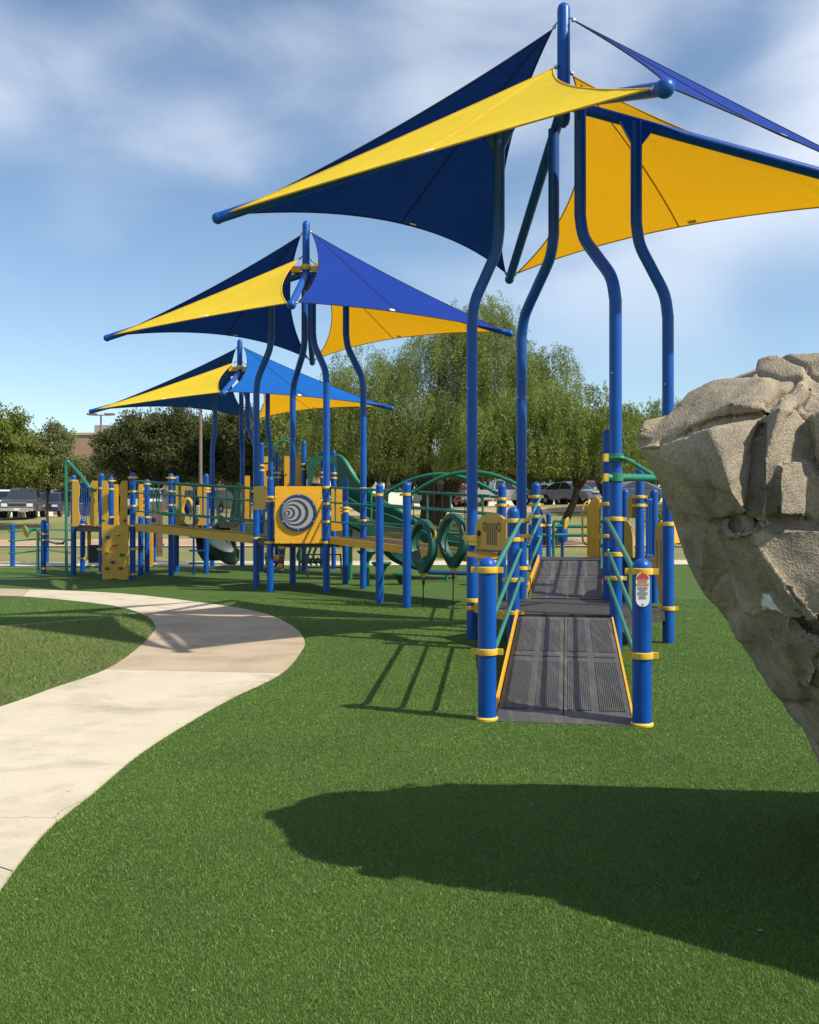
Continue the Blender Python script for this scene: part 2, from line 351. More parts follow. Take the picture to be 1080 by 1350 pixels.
# far pavement, road strips and the parking area, following the terrain
def tstrip(name, y0f, y1f, x0, x1, dz, m, ny=5, nx=80):
    xx = np.linspace(x0, x1, nx); V = []
    for k in range(ny):
        yy = np.array([y0f(x) + (y1f(x) - y0f(x)) * k / (ny - 1) for x in xx]); V.append(np.stack([xx, yy, terr(xx, yy) + dz], -1))
    V = np.concatenate(V); idx = (np.arange(ny - 1)[:, None] * nx + np.arange(nx - 1)[None]).ravel()
    return struct(npmesh(name, V, np.stack([idx, idx + 1, idx + nx + 1, idx + nx], -1), m, smooth=True))
tstrip('pavement', lambda x: 26.9 + 0.05 * x, lambda x: 29.6 + 0.06 * x, -40, 60, 0.02, CONC)
DIRT = mat('tan_road_surface', (0.42, 0.31, 0.20), 0.9, var=0.12, vscale=0.7, bump=0.3, bscale=20, spec=0.1)
LOT = mat('parking_concrete', (0.36, 0.31, 0.25), 0.9, var=0.1, vscale=0.3, bump=0.2, bscale=20, spec=0.1)
tstrip('road', lambda x: 43.0, lambda x: 47.0, -70, 70, 0.03, DIRT)
tstrip('kerb', lambda x: 42.4, lambda x: 42.95, -70, 70, 0.07, CONC, 3)
tstrip('parking_lot', lambda x: 63.5, lambda x: 92.0, -90, 90, 0.03, LOT, 14)
tstrip('footpath', lambda x: 55.5, lambda x: 58.5, -5, 60, 0.03, DIRT)

# grass fibres
def blades(name, n, drange, dens_pow, w0, h0, keep, m, label, z, lean=0.5):
    d0, d1 = drange
    u = RNG.random(n); d = d0 * (d1 / d0) ** u
    x = (RNG.random(n) * 2 - 1) * (d * 0.50 + 0.5) if name != 'lawn_grass' else -RNG.random(n) * (d * 0.5 + .5)
    k = keep(x, d); x, d = x[k], d[k]; n = len(x)
    a = RNG.random(n) * 2 * np.pi; sc = (d / d0) ** 0.8
    w = w0 * sc * (0.6 + 0.8 * RNG.random(n)); h = h0 * (0.55 + 0.9 * RNG.random(n))
    la = RNG.random(n) * 2 * np.pi; ll = h * lean * RNG.random(n)
    b = np.stack([x, d, np.full(n, z)], -1); dv = np.stack([np.cos(a) * w, np.sin(a) * w, np.zeros(n)], -1)
    top = b + np.stack([np.cos(la) * ll, np.sin(la) * ll, h], -1)
    v = np.stack([b - dv, b + dv, top], 1).reshape(-1, 3)
    o = npmesh(name, v, np.arange(3 * n).reshape(-1, 3), m); tag(o, label, 'grass', kind='stuff'); return o
blades('turf_fibres', 900000, (2.2, 16.0), 0, 0.00115, 0.0085,
       lambda x, y: ~inpoly(x, y, path_poly) & ~inpoly(x, y, lawn_poly) & (y < 17.5), BLADE, 'short bright green artificial turf fibres covering the play area', 0.006, 1.3)
LBL = mat('lawn_blade', (0.155, 0.235, 0.062), 0.6, var=0.2, vscale=0.9, col2=(0.205, 0.240, 0.085), trans=0.25, island=0.4, spec=0.2)
blades('lawn_grass', 420000, (6.0, 13.5), 0, 0.0022, 0.026, lambda x, y: inpoly(x, y, lawn_poly), LBL, 'mown natural lawn with dry tips inside the curve of the path', 0.011, 1.2)

# a few dropped leaves and bits of litter lying on the turf
nl_ = 42; lx = (RNG.random(nl_) * 2 - 1) * 4.2; ly = 2.7 + 9 * RNG.random(nl_) ** 1.4; lx *= ly / 9
kp = ~inpoly(lx, ly, lawn_poly); lx, ly = lx[kp], ly[kp]; nl_ = len(lx); lv = []
for a, b in zip(lx, ly):
    t = random.random() * 6.28; l = random.uniform(.006, .015); w = l * random.uniform(.2, .4); c_, s_ = math.cos(t), math.sin(t); z = .030 if inpoly(np.array([a]), np.array([b]), path_poly)[0] else .017
    lv += [(a - c_ * l, b - s_ * l, z), (a - s_ * w, b + c_ * w, z + .004), (a + c_ * l, b + s_ * l, z + .002), (a + s_ * w, b - c_ * w, z + .003)]
tag(npmesh('fallen_leaves', np.array(lv), np.arange(4 * nl_).reshape(-1, 4), mat('dry_leaf', (.42, .36, .20), .8, island=.5)), 'tiny pale dry leaves scattered over the artificial turf', 'leaves', kind='stuff')

# ------------------------------------------------------------------ shade canopies
def fabric(name, col, tr, tcol=None):
    m = mat(name, col, 0.8, var=0.05, vscale=3.0, trans=tr, spec=0.15, bump=0.15, bscale=500)
    if tcol:
        for n_ in m.node_tree.nodes:
            if n_.type == 'BSDF_TRANSLUCENT':
                m.node_tree.links.remove(n_.inputs['Color'].links[0]); n_.inputs['Color'].default_value = (*tcol, 1)
    return m
SYEL = fabric('yellow_shade_cloth', (0.97, 0.71, 0.05), 0.34, (0.98, 0.44, 0.007))
SBLU = fabric('royal_blue_shade_cloth', (0.008, 0.040, 0.28), 0.25)
SNAV = fabric('navy_shade_cloth', (0.008, 0.042, 0.19), 0.3)
SAZU = fabric('azure_shade_cloth', (0.006, 0.11, 0.42), 0.25)
STEA = fabric('petrol_blue_shade_cloth', (0.006, 0.052, 0.17), 0.22)
HYEL = mat('yellow_webbing', (0.70, 0.40, 0.015), 0.8); HBLU = mat('navy_webbing', (0.004, 0.012, 0.055), 0.8)
def sail(parent, A, B, D, m, hem, pull=(0.10, 0.10, 0.10), n=44):
    A, B, D = Vector(A), Vector(B), Vector(D); Gc = (A + B + D) / 3
    def P(u, v, w):
        p = A * u + B * v + D * w
        for (a, b, c, k) in ((u, v, w, pull[0]), (v, w, u, pull[1]), (w, u, v, pull[2])):
            pass
        p = p + (D - (A + B) / 2) * (4 * u * v * pull[0]) + (A - (B + D) / 2) * (4 * v * w * pull[1]) + (B - (A + D) / 2) * (4 * w * u * pull[2])
        wz = 0.0                                        # tension wrinkles fanning out of the corners
        for a, b, c in ((u, v, w), (v, w, u), (w, u, v)):
            k = max(0.0, a - .55) / .45; wz += .011 * math.sin(26 * (b - c) / (b + c + .04)) * k * (1 - k) * 4
        return p + Vector((0, 0, -0.35)) * (u * v * w * 4) + Vector((0, .6, 1)) * wz * (1 if min(u, v, w) > 1e-6 else 0)
    idx = {}; vs = []; fs = []
    for i in range(n + 1):
        for j in range(n + 1 - i):
            idx[i, j] = len(vs); vs.append(P(1 - (i + j) / n, i / n, j / n))
    for i in range(n):
        for j in range(n - i):
            fs.append((idx[i, j], idx[i + 1, j], idx[i, j + 1]))
            if i + j < n - 1: fs.append((idx[i + 1, j], idx[i + 1, j + 1], idx[i, j + 1]))
    s = MB().add(vs, fs).build('sail', m, parent, 180)
    T = [t / 24 for t in range(25)]
    for e in ([P(1 - t, t, 0) for t in T], [P(0, 1 - t, t) for t in T], [P(t, 0, 1 - t) for t in T]):
        MB().tube(e, 0.010, 6).build('hem', hem, s)
    MB().tube([P(0.5 * t, 0.5 * t, 1 - t) for t in T[1:]], 0.010, 6).build('seam', hem, s)
    q = P(.46, .54, 0); MB().box(q + (D - q).normalized() * .05, (0.05, 0.006, 0.028), B - A, D - q).build('fabric_tag', WHITE, s)
    return s
def canopy(label, mx, my, arms, ztop, zjoint, zlow, posts, cloth, deckz=0, ring=False, sc=1.0):
    t = thing('shade_canopy', label, 'canopy', (mx, my, 0), 'shade sail canopies over the play structure')
    mast = MB().lathe((mx, my, 0), [(0.02, zjoint - 0.28), (0.06, zjoint - 0.24), (0.075, zjoint - 0.18)] + [(0.075, ztop - 0.08), (0.06, ztop - 0.03), (0.02, ztop)], 20).build('mast', BLUE, t)
    tips = {}
    for k, (ax, ay, az) in arms.items():
        j = Vector((mx, my, zjoint)); e = Vector((mx + ax, my + ay, az)); dv = (e - j).normalized()
        MB().tube([j, j + (e - j) * 0.5, e], 0.064, 16).build('arm', BLUE, t)
        MB().sphere(e, 0.082 if k == 'F' else 0.07).build('arm_end_cap', BLUE, t)
        tips[k] = e
    for (lx, ly, ux, uy, arm) in posts:
        e = tips[arm]; j = Vector((mx, my, zjoint))
        # height of the arm above the upper post
        f = max(0.0, min(1.0, ((ux - mx) * (e.x - mx) + (uy - my) * (e.y - my)) / max(1e-6, (e.x - mx) ** 2 + (e.y - my) ** 2)))
        tz = j.z + (e.z - j.z) * f - 0.02
        zb = deckz + 3.62 * sc; ze = deckz + 4.72 * sc; q = (ze - zb)
        pts = [(lx, ly, -0.02), (lx, ly, zb * 0.5), (lx, ly, zb - 0.05)] + [Vector(p) for p in arc([(lx, ly, zb), (lx + (ux - lx) * .12, ly + (uy - ly) * .12, zb + q * .24), (lx + (ux - lx) * .5, ly + (uy - ly) * .5, zb + q * .5), (lx + (ux - lx) * .88, ly + (uy - ly) * .88, zb + q * .76), (ux, uy, ze)], 5)] + [(ux, uy, ze + 0.05), (ux, uy, tz)]
        p = MB().tube(pts, PR, 18).build('post', BLUE, t)
        if arm in 'LR':
            dv = (e - j).normalized(); c = Vector((ux, uy, tz))
            for sg in (-1, 1):
                pl = [c + dv * sg * 0.22 + Vector((0, 0, -0.01)), c + dv * sg * 0.03 + Vector((0, 0, -0.30)), c + dv * sg * 0.03, ]
                n = dv.cross(Vector((0, 0, 1))).normalized()
                MB().prism([a - n * 0.03 for a in pl], n * 0.06).build('gusset', BLUE, p)
        for zz in (2.9 + deckz * .5,):
            for sg in (-1, 1): MB().lathe((lx + sg * PR * .7, ly - PR * .72, zz), [(0.007, -0.002), (0.007, 0.004)], 8, (sg, -1, 0)).build('bolt', STEEL, p)
    def toward(p, q, d): p, q = Vector(p), Vector(q); return p + (q - p).normalized() * d
    top = Vector((mx, my, ztop - 0.14)); low = Vector((mx, my, zlow))
    for (a, b, hi, cl, hm, pl) in cloth:
        c = top if hi else low; ea, eb = tips[a], tips[b]; ce = (ea + eb) / 2
        pa = toward(ea, (c + eb) / 2, 0.16) + Vector((0, 0, 0.02)); pb = toward(eb, (c + ea) / 2, 0.16) + Vector((0, 0, 0.02)); pc = toward(c, ce, 0.20)
        s = sail(t, pa, pb, pc, cl, hm, pl)
        for u, v in ((pa, ea), (pb, eb), (pc, c)):
            m_ = MB(); m_.tube([u, (u * 2 + v) / 3 + Vector((0, 0, .01)), v], 0.011, 6); m_.sphere((u * .8 + v * .2), 0.024, 8, 6); m_.build('shackle', STEEL, s)
    if ring:
        zr = zjoint + 0.12
        MB().lathe((mx, my, zr), [(0.078, -0.06), (0.10, -0.05), (0.11, 0), (0.10, 0.05), (0.078, 0.06)], 18).build('mast_collar', YEL, t)
        for sg in (-1, 1):
            MB().box((mx + sg * 0.2, my - 0.02, zr - 0.05), (0.09, 0.07, 0.06)).build('arm_bracket', YEL, t)
    return t
# platform module: six post spots, 1.07 m apart, turned 9.6 degrees
HEX = {'M': (1.11, 9.90), 'T3': (2.166, 9.72), 'T4': (2.95, 10.55), 'P6': (2.475, 11.55), 'T2': (1.42, 11.72), 'T1': (0.737, 10.90)}
ALLP = (0.10, 0.10, 0.10)
m1 = (1.79, 10.72)
def tposts(mx, my, T, f1=0.30, f2=0.66):
    up = lambda p, f: (p[0] + (mx - p[0]) * f, p[1] + (my - p[1]) * f)
    return [(*T['T1'], *up(T['T1'], f1), 'L'), (*T['T4'], *up(T['T4'], f1), 'R'), (*T['T3'], *up(T['T3'], f2), 'F'), (*T['T2'], mx + (T['T2'][0] - mx) * (1 - f2) * .5, my + (T['T2'][1] - my) * (1 - f2), 'B')]
def cloths(y, n, b): return [('L', 'F', False, y, HYEL, (0.03, 0.055, 0.03)), ('L', 'B', True, n, HBLU, (0.12, 0.08, 0.03)), ('B', 'R', False, y, HYEL, (0.10, 0.05, 0.10)), ('R', 'F', True, b, HBLU, (0.05, 0.06, 0.05))]
arms1 = {'L': (-4.07, 0.26, 4.99), 'R': (4.10, -0.26, 4.99), 'F': (0.33, -3.06, 5.0), 'B': (-0.30, 3.06, 4.98)}
canopy('tall yellow and navy shade sail canopy standing over the wheelchair ramp', *m1, arms1, 7.41, 6.24, 6.72, tposts(*m1, HEX), cloths(SYEL, SNAV, SBLU), 0.1)
D2 = (-3.86, 7.78)
H2 = {k: (v[0] + D2[0], v[1] + D2[1]) for k, v in HEX.items()}
H2['T3'] = (X(430.5, 17.5), 17.5); H2['T4'] = (X(479, 18.4), 18.4); H2['T1'] = (X(338, 18.7), 18.7); H2['T2'] = (X(386, 19.5), 19.5); H2['M'] = (X(356.5, 17.55), 17.55); H2['P6'] = (X(455.5, 19.6), 19.6)
m2 = (X(403.5, 18.5), 18.5)
arms2 = {'L': (-4.05, 0.20, 5.05), 'R': (4.05, -0.25, 5.05), 'F': (0.06, -2.75, 5.05), 'B': (-0.18, 2.9, 5.0)}
canopy('yellow and royal blue shade sail canopy above the round spiral panel', *m2, arms2, 7.36, 6.30, 6.68, tposts(*m2, H2), cloths(SYEL, SNAV, SBLU), 0.35, True)
m3 = (X(316, 26.0), 26.0)
H3 = {'T1': (X(280, 26.2), 26.2), 'T2': (X(319.5, 26.6), 26.6), 'T3': (X(337, 25.0), 25.0), 'T4': (X(357, 25.6), 25.6)}
arms3 = {'L': (-4.28, 0.3, 4.42), 'R': (4.28, -0.3, 4.44), 'F': (0.05, -2.6, 4.55), 'B': (-0.1, 2.9, 4.40)}
canopy('lower yellow and azure shade sail canopy behind the bridge with green rails', *m3, arms3, 6.42, 5.50, 5.84, tposts(*m3, H3, 0.1, 0.5), cloths(SYEL, STEA, SAZU), 0.3, True, 0.8)

# ------------------------------------------------------------------ access ramp, first platform
U = Vector((0.167, 0.986, 0)).normalized(); Rr = Vector((0.986, -0.167, 0)).normalized()
NL = Vector((0.552, 6.58, 0)); NR = NL + Rr * 1.07; Mv = Vector((*HEX['M'], 0)); T3v = Vector((*HEX['T3'], 0)); DZ1 = 0.406
RAMP = mat('dark_ramp_surface', (0.090, 0.085, 0.081), 0.5, vscale=2.4, col2=(0.047, 0.046, 0.047), bump=0.15, bscale=180, detail=9, spec=0.45)
nd, lk = RAMP.node_tree.nodes, RAMP.node_tree.links
b_ = nd['Principled BSDF']; tc_ = nd.new('ShaderNodeTexCoord'); mp_ = nd.new('ShaderNodeMapping'); mp_.inputs['Scale'].default_value = (9, 0.9, 1)
nz_ = nd.new('ShaderNodeTexNoise'); nz_.inputs['Scale'].default_value = 2.2; nz_.inputs['Detail'].default_value = 7
lk.new(tc_.outputs['Object'], mp_.inputs[0]); lk.new(mp_.outputs[0], nz_.inputs['Vector'])
rg_ = nd.new('ShaderNodeMapRange'); rg_.inputs['From Min'].default_value = 0.5; rg_.inputs['From Max'].default_value = 0.72; rg_.inputs['To Max'].default_value = 0.75
lk.new(nz_.outputs['Fac'], rg_.inputs['Value']); mm_ = nd.new('ShaderNodeMix'); mm_.data_type = 'RGBA'
lk.new(rg_.outputs[0], mm_.inputs['Factor']); lk.new(b_.inputs['Base Color'].links[0].from_socket, mm_.inputs[6]); mm_.inputs[7].default_value = (0.135, 0.122, 0.108, 1); lk.new(mm_.outputs[2], b_.inputs['Base Color'])
def ramp_panels(t, o, u, r, width, L, z0, z1, nribs=13):
    up = Vector((0, 0, 1)); half = width / 2; sl = (u * L + up * (z1 - z0)); ln = sl.length; su = sl.normalized(); nn = r.cross(su).normalized()
    for sgn in (0, 1):
        c0 = o + r * (half * sgn + 0.004) + up * z0; w = half - 0.008
        mb = MB(); mb.box(c0 + r * w / 2 + sl / 2 - nn * 0.02, (w / 2, ln / 2, 0.02), r, nn)
        p = mb.build('ramp_panel', RAMP, t)
        rb = MB(); groups = ((0.07, 0.42), (0.56, 0.93)) if sgn else ((0.07, 0.44), (0.58, 0.93))
        for (g0, g1) in groups:
            for k in range(nribs):
                xx = w * (g0 + (g1 - g0) * k / (nribs - 1))
                for (s0, s1) in ((0.04, 0.46), (0.50, 0.52), (0.56, 0.96)):
                    rb.box(c0 + r * xx + sl * (s0 + s1) / 2 + nn * 0.0035, (0.0045, ln * (s1 - s0) / 2, 0.0035), r, nn)
        rb.build('ribs', RAMP, p)['kind'] = 'stuff'
def rails(t, a, b, hs0, hs1, m=GRN, r=0.021, hook=None, name='handrail'):
    for h0, h1 in zip(hs0, hs1):
        p, q = Vector(a) + Vector((0, 0, h0)), Vector(b) + Vector((0, 0, h1))
        MB().tube([p, p + (q - p) * .5, q], r, 10).build(name, m, t)
ramp = thing('access_ramp', 'dark ribbed wheelchair ramp between two short domed blue posts', 'ramp', (NL + Rr * 0.535)[:])
o1 = NL + Rr * 0.062 + U * 0.08
L1 = 3.08
ramp_panels(ramp, o1, U, Rr, 0.946, L1, 0.035, DZ1 - 0.004)
th = o1 - U * 0.13
MB().prism([th + Vector((0, 0, 0.010)), th + Rr * 0.955 + Vector((0, 0, 0.010)), th + Rr * 0.955 + U * 0.13 + Vector((0, 0, 0.036)), th + U * 0.13 + Vector((0, 0, 0.036))], (0, 0, -0.012)).build('threshold_plate', RAMP, ramp)
for sg, base in ((-1, o1), (1, o1 + Rr * 0.946)):
    a = base + Rr * sg * 0.014 + U * 0.15; b = base + Rr * sg * 0.014 + U * L1
    pl = [a + Vector((0, 0, 0.04)), a + U * 0.1 + Vector((0, 0, 0.115 if sg < 0 else .055)), b + Vector((0, 0, DZ1 + (0.07 if sg < 0 else .006))), b + Vector((0, 0, DZ1 - 0.09)), a + Vector((0, 0, 0.0))]
    MB().prism([p - Rr * 0.009 for p in pl], Rr * 0.018).build('kerb_rail', YPL, ramp)
for q, far in ((NL, Mv), (NR, T3v)):
    post(ramp, q.x, q.y, 1.16, (1.07, 0.49), ear=(Rr.x, Rr.y), collar=True)
    sg = 1 if q is NL else -1
    off = Rr * sg * 0.078
    for h0, h1 in ((1.05, 1.40), (0.74, 1.09), (0.47, 0.79)):
        a = q + off * .45 + U * 0.08 + Vector((0, 0, h0)); b = far + off - U * 0.05 + Vector((0, 0, h1))
        MB().tube(arc([a - off * 0.4 - U * .02, a + U * .06, a + off * .1 + U * 0.3 + Vector((0, 0, .03)), b - U * 0.3 - Vector((0, 0, .03)), b, b - off * 0.8 + U * .02], 5), 0.0215 if h0 > 1 else 0.017, 10).build('handrail', GRN, ramp)
# warning sign on the right entrance post
sx, sy = NR.x - 0.012, NR.y - PR - 0.006
sg_ = thing('warning_sign', 'small white oval safety sign with red top on entrance post', 'sign', (sx, sy, 0.85))
def capsule(w, z0, z1, k=8):
    R = []
    for j in range(k + 1): a = math.pi * j / k; R.append((w * math.cos(a), z1 - w + w * math.sin(a)))
    for j in range(k + 1): a = math.pi + math.pi * j / k; R.append((w * math.cos(a), z0 + w + w * math.sin(a)))
    return R
def signp(name, m, pts, dy): MB().prism([(sx + a, sy - dy, z) for a, z in pts], (0, -0.0025, 0)).build(name, m, sg_, 30)
signp('plate', WHITE, capsule(0.047, 0.832, 1.068), 0.0)
top = [(0.041 * math.cos(math.pi * j / 10), 1.021 + 0.041 * math.sin(math.pi * j / 10)) for j in range(11)]
signp('red_band', RED, top, 0.003)
signp('orange_band', ORG, [(-.041, .978), (.041, .978), (.041, .992), (-.041, .992)], 0.003)
for k in range(13):
    z = 0.968 - 0.0088 * k if k < 10 else 1.014 - (k - 10) * 0.008
    w = 0.036 * (1 if k not in (3, 7) else .6) * (1 if k < 8 else (.8 if k < 10 else .95))
    signp('text_line', INK, [(-w, z - .0009), (w * random.uniform(.6, 1), z - .0009), (w, z + .0009), (-w, z + .0009)], 0.003)
MB().prism([(sx - .008, sy - .003, .843), (sx + .008, sy - .003, .843), (sx, sy - .003, .857)], (0, -.0025, 0)).build('symbol', INK, sg_)
MB().lathe((sx, sy - .004, 1.055), [(.005, 0), (.004, .003)], 8, (0, -1, 0)).build('rivet', STEEL, sg_)

def deck_poly(t, pts, z, m=DECK, skirt=0.11, inset=0.02):
    c = sum((Vector((*p, 0)) for p in pts), Vector()) / len(pts)
    P = [Vector((*p, 0)) + (c - Vector((*p, 0))).normalized() * inset for p in pts]
    d = MB().prism([p + Vector((0, 0, z - 0.03)) for p in P], (0, 0, 0.03)).build('deck', m, t, 30)
    for a, b in zip(P, P[1:] + P[:1]):
        n = (b - a).normalized(); mid = (a + b) / 2 + Vector((0, 0, z - 0.034 - skirt / 2))
        e = MB().box(mid, ((b - a).length / 2 - 0.05, 0.012, skirt / 2), n).build('edge_beam', m, d)
        side = Vector((n.y, -n.x, 0))
        if side.dot(mid - c) < 0: side = -side
        bb = MB()
        for k in (.2, .4, .6, .8): bb.lathe(a + (b - a) * k + Vector((0, 0, z - .034 - skirt / 2)) + side * .013, [(.011, 0), (.009, .005)], 8, side)
        bb.build('bolt', STEEL, e)
    return d
p1 = thing('play_platform', 'low six sided dark deck at the top of the entrance ramp', 'platform', (1.79, 10.72, 0))
deck_poly(p1, [HEX[k] for k in ('M', 'T3', 'T4', 'P6', 'T2', 'T1')], DZ1)
post(p1, *HEX['M'], 1.55, (1.40, 1.20, 0.77), ear=(1, -.16))
post(p1, *HEX['P6'], 2.54, (1.6, 1.2))
for k, zz in (('T1', (1.20, .46, .37)), ('T2', (1.40, 1.20, .79)), ('T3', (1.42, .80, 1.05)), ('T4', (1.36, .40)), ('M', (.42,))):
    for z in zz: clamp(p1, *HEX[k], z, ear=(1, -.16))
outline(p1, 'kick_plate', TAN, HEX['T1'], HEX['M'], [(-0.05, .33), (1.0, .31), (1.0, .40), (-.05, .45)], 0.02)
# green grab loop between the two right hand posts
gl = MB(); a = W(806, 603.5, 9.62); 
gl.tube(arc([W(800, 604, 9.66), W(822, 604, 9.62), W(836, 611, 9.9), W(858, 624, 10.2), W(874, 629, 10.45)], 6), 0.022, 10)
gl.tube([W(800, 629.5, 9.66), W(830, 629.5, 9.8), W(879, 630, 10.5)], 0.040, 12); gl.build('grab_loop', GRN, p1)
for y in (603.5, 629.5):
    MB().lathe((HEX['T3'][0], HEX['T3'][1], Zp(y, 9.72)), [(PR + .002, -.045), (PR + .016, -.04), (PR + .016, .04), (PR + .002, .045)], 18).build('bracket', GRN, p1)
    MB().box(W(798.5, y, 9.62), (.022, .05, .04)).build('clamp', YEL, p1)
# tall panel with slots beside the right post
pn = thing('safety_panel', 'tan plastic safety panel with tall slots beside the low deck', 'panel', (*HEX['T4'], .4))
q0 = Vector((X(877.5, 10.72), 10.72, 0)); q1 = Vector((X(865, 11.75), 11.75, 0)); ql = (q1 - q0).length
outline(pn, 'panel_board', TAN, q0, q1, [(0, .40), (ql * .55, .40), (ql * .7, .6), (ql, .72), (ql, 1.22), (ql * .85, 1.36), (ql * .4, 1.40), (0, 1.30)], 0.025)
u_ = (q1 - q0).normalized(); n_ = Vector((u_.y, -u_.x, 0))
for s_ in (.35, .75):
    MB().box(q0 + u_ * ql * s_ + Vector((0, 0, .95)) - n_ * .0, (.05, .014, .22), u_).build('slot', DARK, pn)
q0 = (X(888, 11.2), 11.2); q1 = (X(897, 11.5), 11.5)
outline(pn, 'end_board', YPL, q0, q1, rrect(0, .32, 1.12, 1.37, .04), 0.02)

# dashboard toy between the left posts
dp = thing('dashboard_panel', 'tan toy dashboard panel with grille and headlights beside the ramp', 'activity panel', (.95, 10.4, .9))
a = Vector((X(628.5, 10.75), 10.75, 0)); b = Vector((X(669, 10.05), 10.05, 0)); l_ = (b - a).length; u_ = (b - a).normalized(); n_ = Vector((u_.y, -u_.x, 0))
prof = [(0, 1.06)] + [(l_ * t, 1.06 + z) for t, z in ((1, 0.02), (1, .34), (.93, .36), (.8, .40), (.62, .425), (.45, .425), (.25, .40), (.1, .34), (0, .30))]
fb = outline(dp, 'face_board', TAN, a, b, prof, 0.03)
f0 = a + n_ * 0.016
for k in range(6): MB().box(f0 + u_ * l_ * (.40 + .058 * k) + Vector((0, 0, 1.25)), (.0075, .004, .125), u_).build('grille_slot', DARK, dp)
for s_ in (.31, .78): 
    tor = [f0 + u_ * (l_ * s_ + .034 * math.cos(q)) + Vector((0, 0, 1.33 + .048 * math.sin(q))) for q in [k * math.pi / 8 for k in range(16)]]
    MB().tube(tor + [tor[0]], .007, 6).build('headlight_outline', DARK, dp)
MB().sphere(f0 + u_ * l_ * .14 + Vector((0, 0, 1.255)), .034, 10, 6).build('ignition_knob', BLK, dp)
MB().prism([f0 + u_ * l_ * s + Vector((0, 0, z)) for s, z in ((.06, 1.045), (.9, 1.0), (.9, .985), (.06, .985))], n_ * .13).build('shelf', YPL, dp)
MB().box(f0 + u_ * l_ * .5 + Vector((0, 0, 1.06)), (l_ * .45, .008, .012), u_).build('slot', DARK, dp)
mb = MB(); mb.box(a - u_ * .06 + Vector((0, 0, 1.19)), (.16, .05, .035), u_); mb.box(a - u_ * .05 + Vector((0, 0, 1.13)), (.15, .045, .02), u_); mb.build('mounting_arm', YEL, dp)

# ------------------------------------------------------------------ upper ramp and landing
Q1 = Vector((X(706.7, 13.9), 13.9, 0)); Q2 = Q1 + Rr * 1.07; DZ2 = 0.79
T2v = Vector((*HEX['T2'], 0)); P6v = Vector((*HEX['P6'], 0))
r2 = thing('upper_ramp', 'second dark ribbed ramp rising from the low deck to the landing', 'ramp', (T2v + Rr * .5)[:])
o2 = T2v + Rr * 0.06 + U * 0.02; uu = (Q1 - T2v); L2 = uu.length - .06; uu.normalize()
ramp_panels(r2, o2, uu, Rr, 0.93, L2, DZ1 + .012, DZ2 - 0.01)
for sg, base in ((-1, o2), (1, o2 + Rr * 0.93)):
    a = base + Rr * sg * 0.014 + uu * 0.06; b = base + Rr * sg * 0.014 + uu * L2
    pl = [a + Vector((0, 0, DZ1 - .05)), a + Vector((0, 0, DZ1 + .10)), b + Vector((0, 0, DZ2 + 0.08)), b + Vector((0, 0, DZ2 - 0.08))]
    MB().prism([p - Rr * 0.009 for p in pl], Rr * 0.018).build('kerb_rail', YPL, r2)
for near_, far, sg in ((T2v, Q1, 1), (P6v, Q2, -1)):
    off = Rr * sg * .078
    for h0, h1 in ((1.38, 1.74), (1.08, 1.44), (.78, 1.14)):
        a = near_ + off + uu * .05 + Vector((0, 0, h0)); b = far + off - uu * .05 + Vector((0, 0, h1))
        MB().tube(arc([a - off * .7, a, a + (b - a) * .1, b - (b - a) * .1, b, b - off * .7], 4), .019, 10).build('handrail', GRN, r2)
ld = thing('landing_platform', 'dark landing deck at the top of the second ramp', 'platform', (Q1 + Rr * .5 + U * .6)[:])
lpts = [Q1, Q2, Q2 + U * 1.2, Q1 + U * 1.2]
deck_poly(ld, [(p.x, p.y) for p in lpts], DZ2)
post(ld, Q1.x, Q1.y, 1.96, (1.74, 1.44, 1.62), ear=(1, -.2)); post(ld, Q2.x, Q2.y, 2.25, (1.95, 1.62, 1.2), ear=(1, -.2))
post(ld, *(Q2 + U * 1.2).xy, 1.75, (1.6, 1.35, 1.1)); post(ld, *(Q1 + U * 1.2).xy, 1.5, (1.3,))
post(ld, X(662, 14.7), 14.7, 1.97, (1.72, 1.62), ear=(1, -.2))
ep_ = thing('end_panel', 'tall yellow rounded panel with a handle cut out behind the landing', 'panel', (X(780, 15.2), 15.2, .8))
a, b = (X(775, 15.25), 15.25), (X(790, 15.0), 15.0); l_ = math.hypot(b[0] - a[0], b[1] - a[1]) + .02
outline(ep_, 'panel_board', YPL, a, b, [(0, .78), (l_, .78), (l_, 1.72), (l_ * .75, 1.76), (l_ * .4, 1.74), (.06, 1.66), (0, 1.55)], .03)
mb = MB(); mb.tube(arc([(a[0] + .02, a[1], 1.70), (a[0] - .06, a[1], 1.64), (a[0] - .085, a[1], 1.5), (a[0] - .085, a[1], 1.1), (a[0] - .05, a[1], 1.0), (a[0] + .02, a[1], .97)], 5), .016, 8); mb.build('handle', YPL, ep_)
# far right group of posts, bars and panels seen past the ramp
rp = thing('side_platform', 'raised deck with blue bar gate and yellow panels beyond the ramp', 'platform', (X(845, 14.6), 14.6, 0))
R1 = (X(843.6, 14.0), 14.0); R2 = (X(862, 15.1), 15.1); R3 = (X(824, 15.2), 15.2); R4 = (X(880.5, 14.4), 14.4)
deck_poly(rp, [R1, R4, (R4[0] + .05, 15.4), R2, R3], 0.80)
post(rp, *R1, 2.18, (1.74, 1.61)); post(rp, *R3, 1.9, ()); post(rp, *R4, 1.7, (1.3,)); post(rp, R4[0] + .05, 15.4, 1.9, ())
u_ = Vector((X(861.5, 14.3) - X(852, 14.3), .15, 0)); g0 = Vector((X(852.5, 14.2), 14.2, 0))
gt = MB()
for s_ in (0, .33, .66, 1): gt.tube([g0 + u_ * s_ + Vector((0, 0, .84)), g0 + u_ * s_ + Vector((0, 0, 1.7))], .012, 8)
gt.build('gate_bars', BLUE, rp)
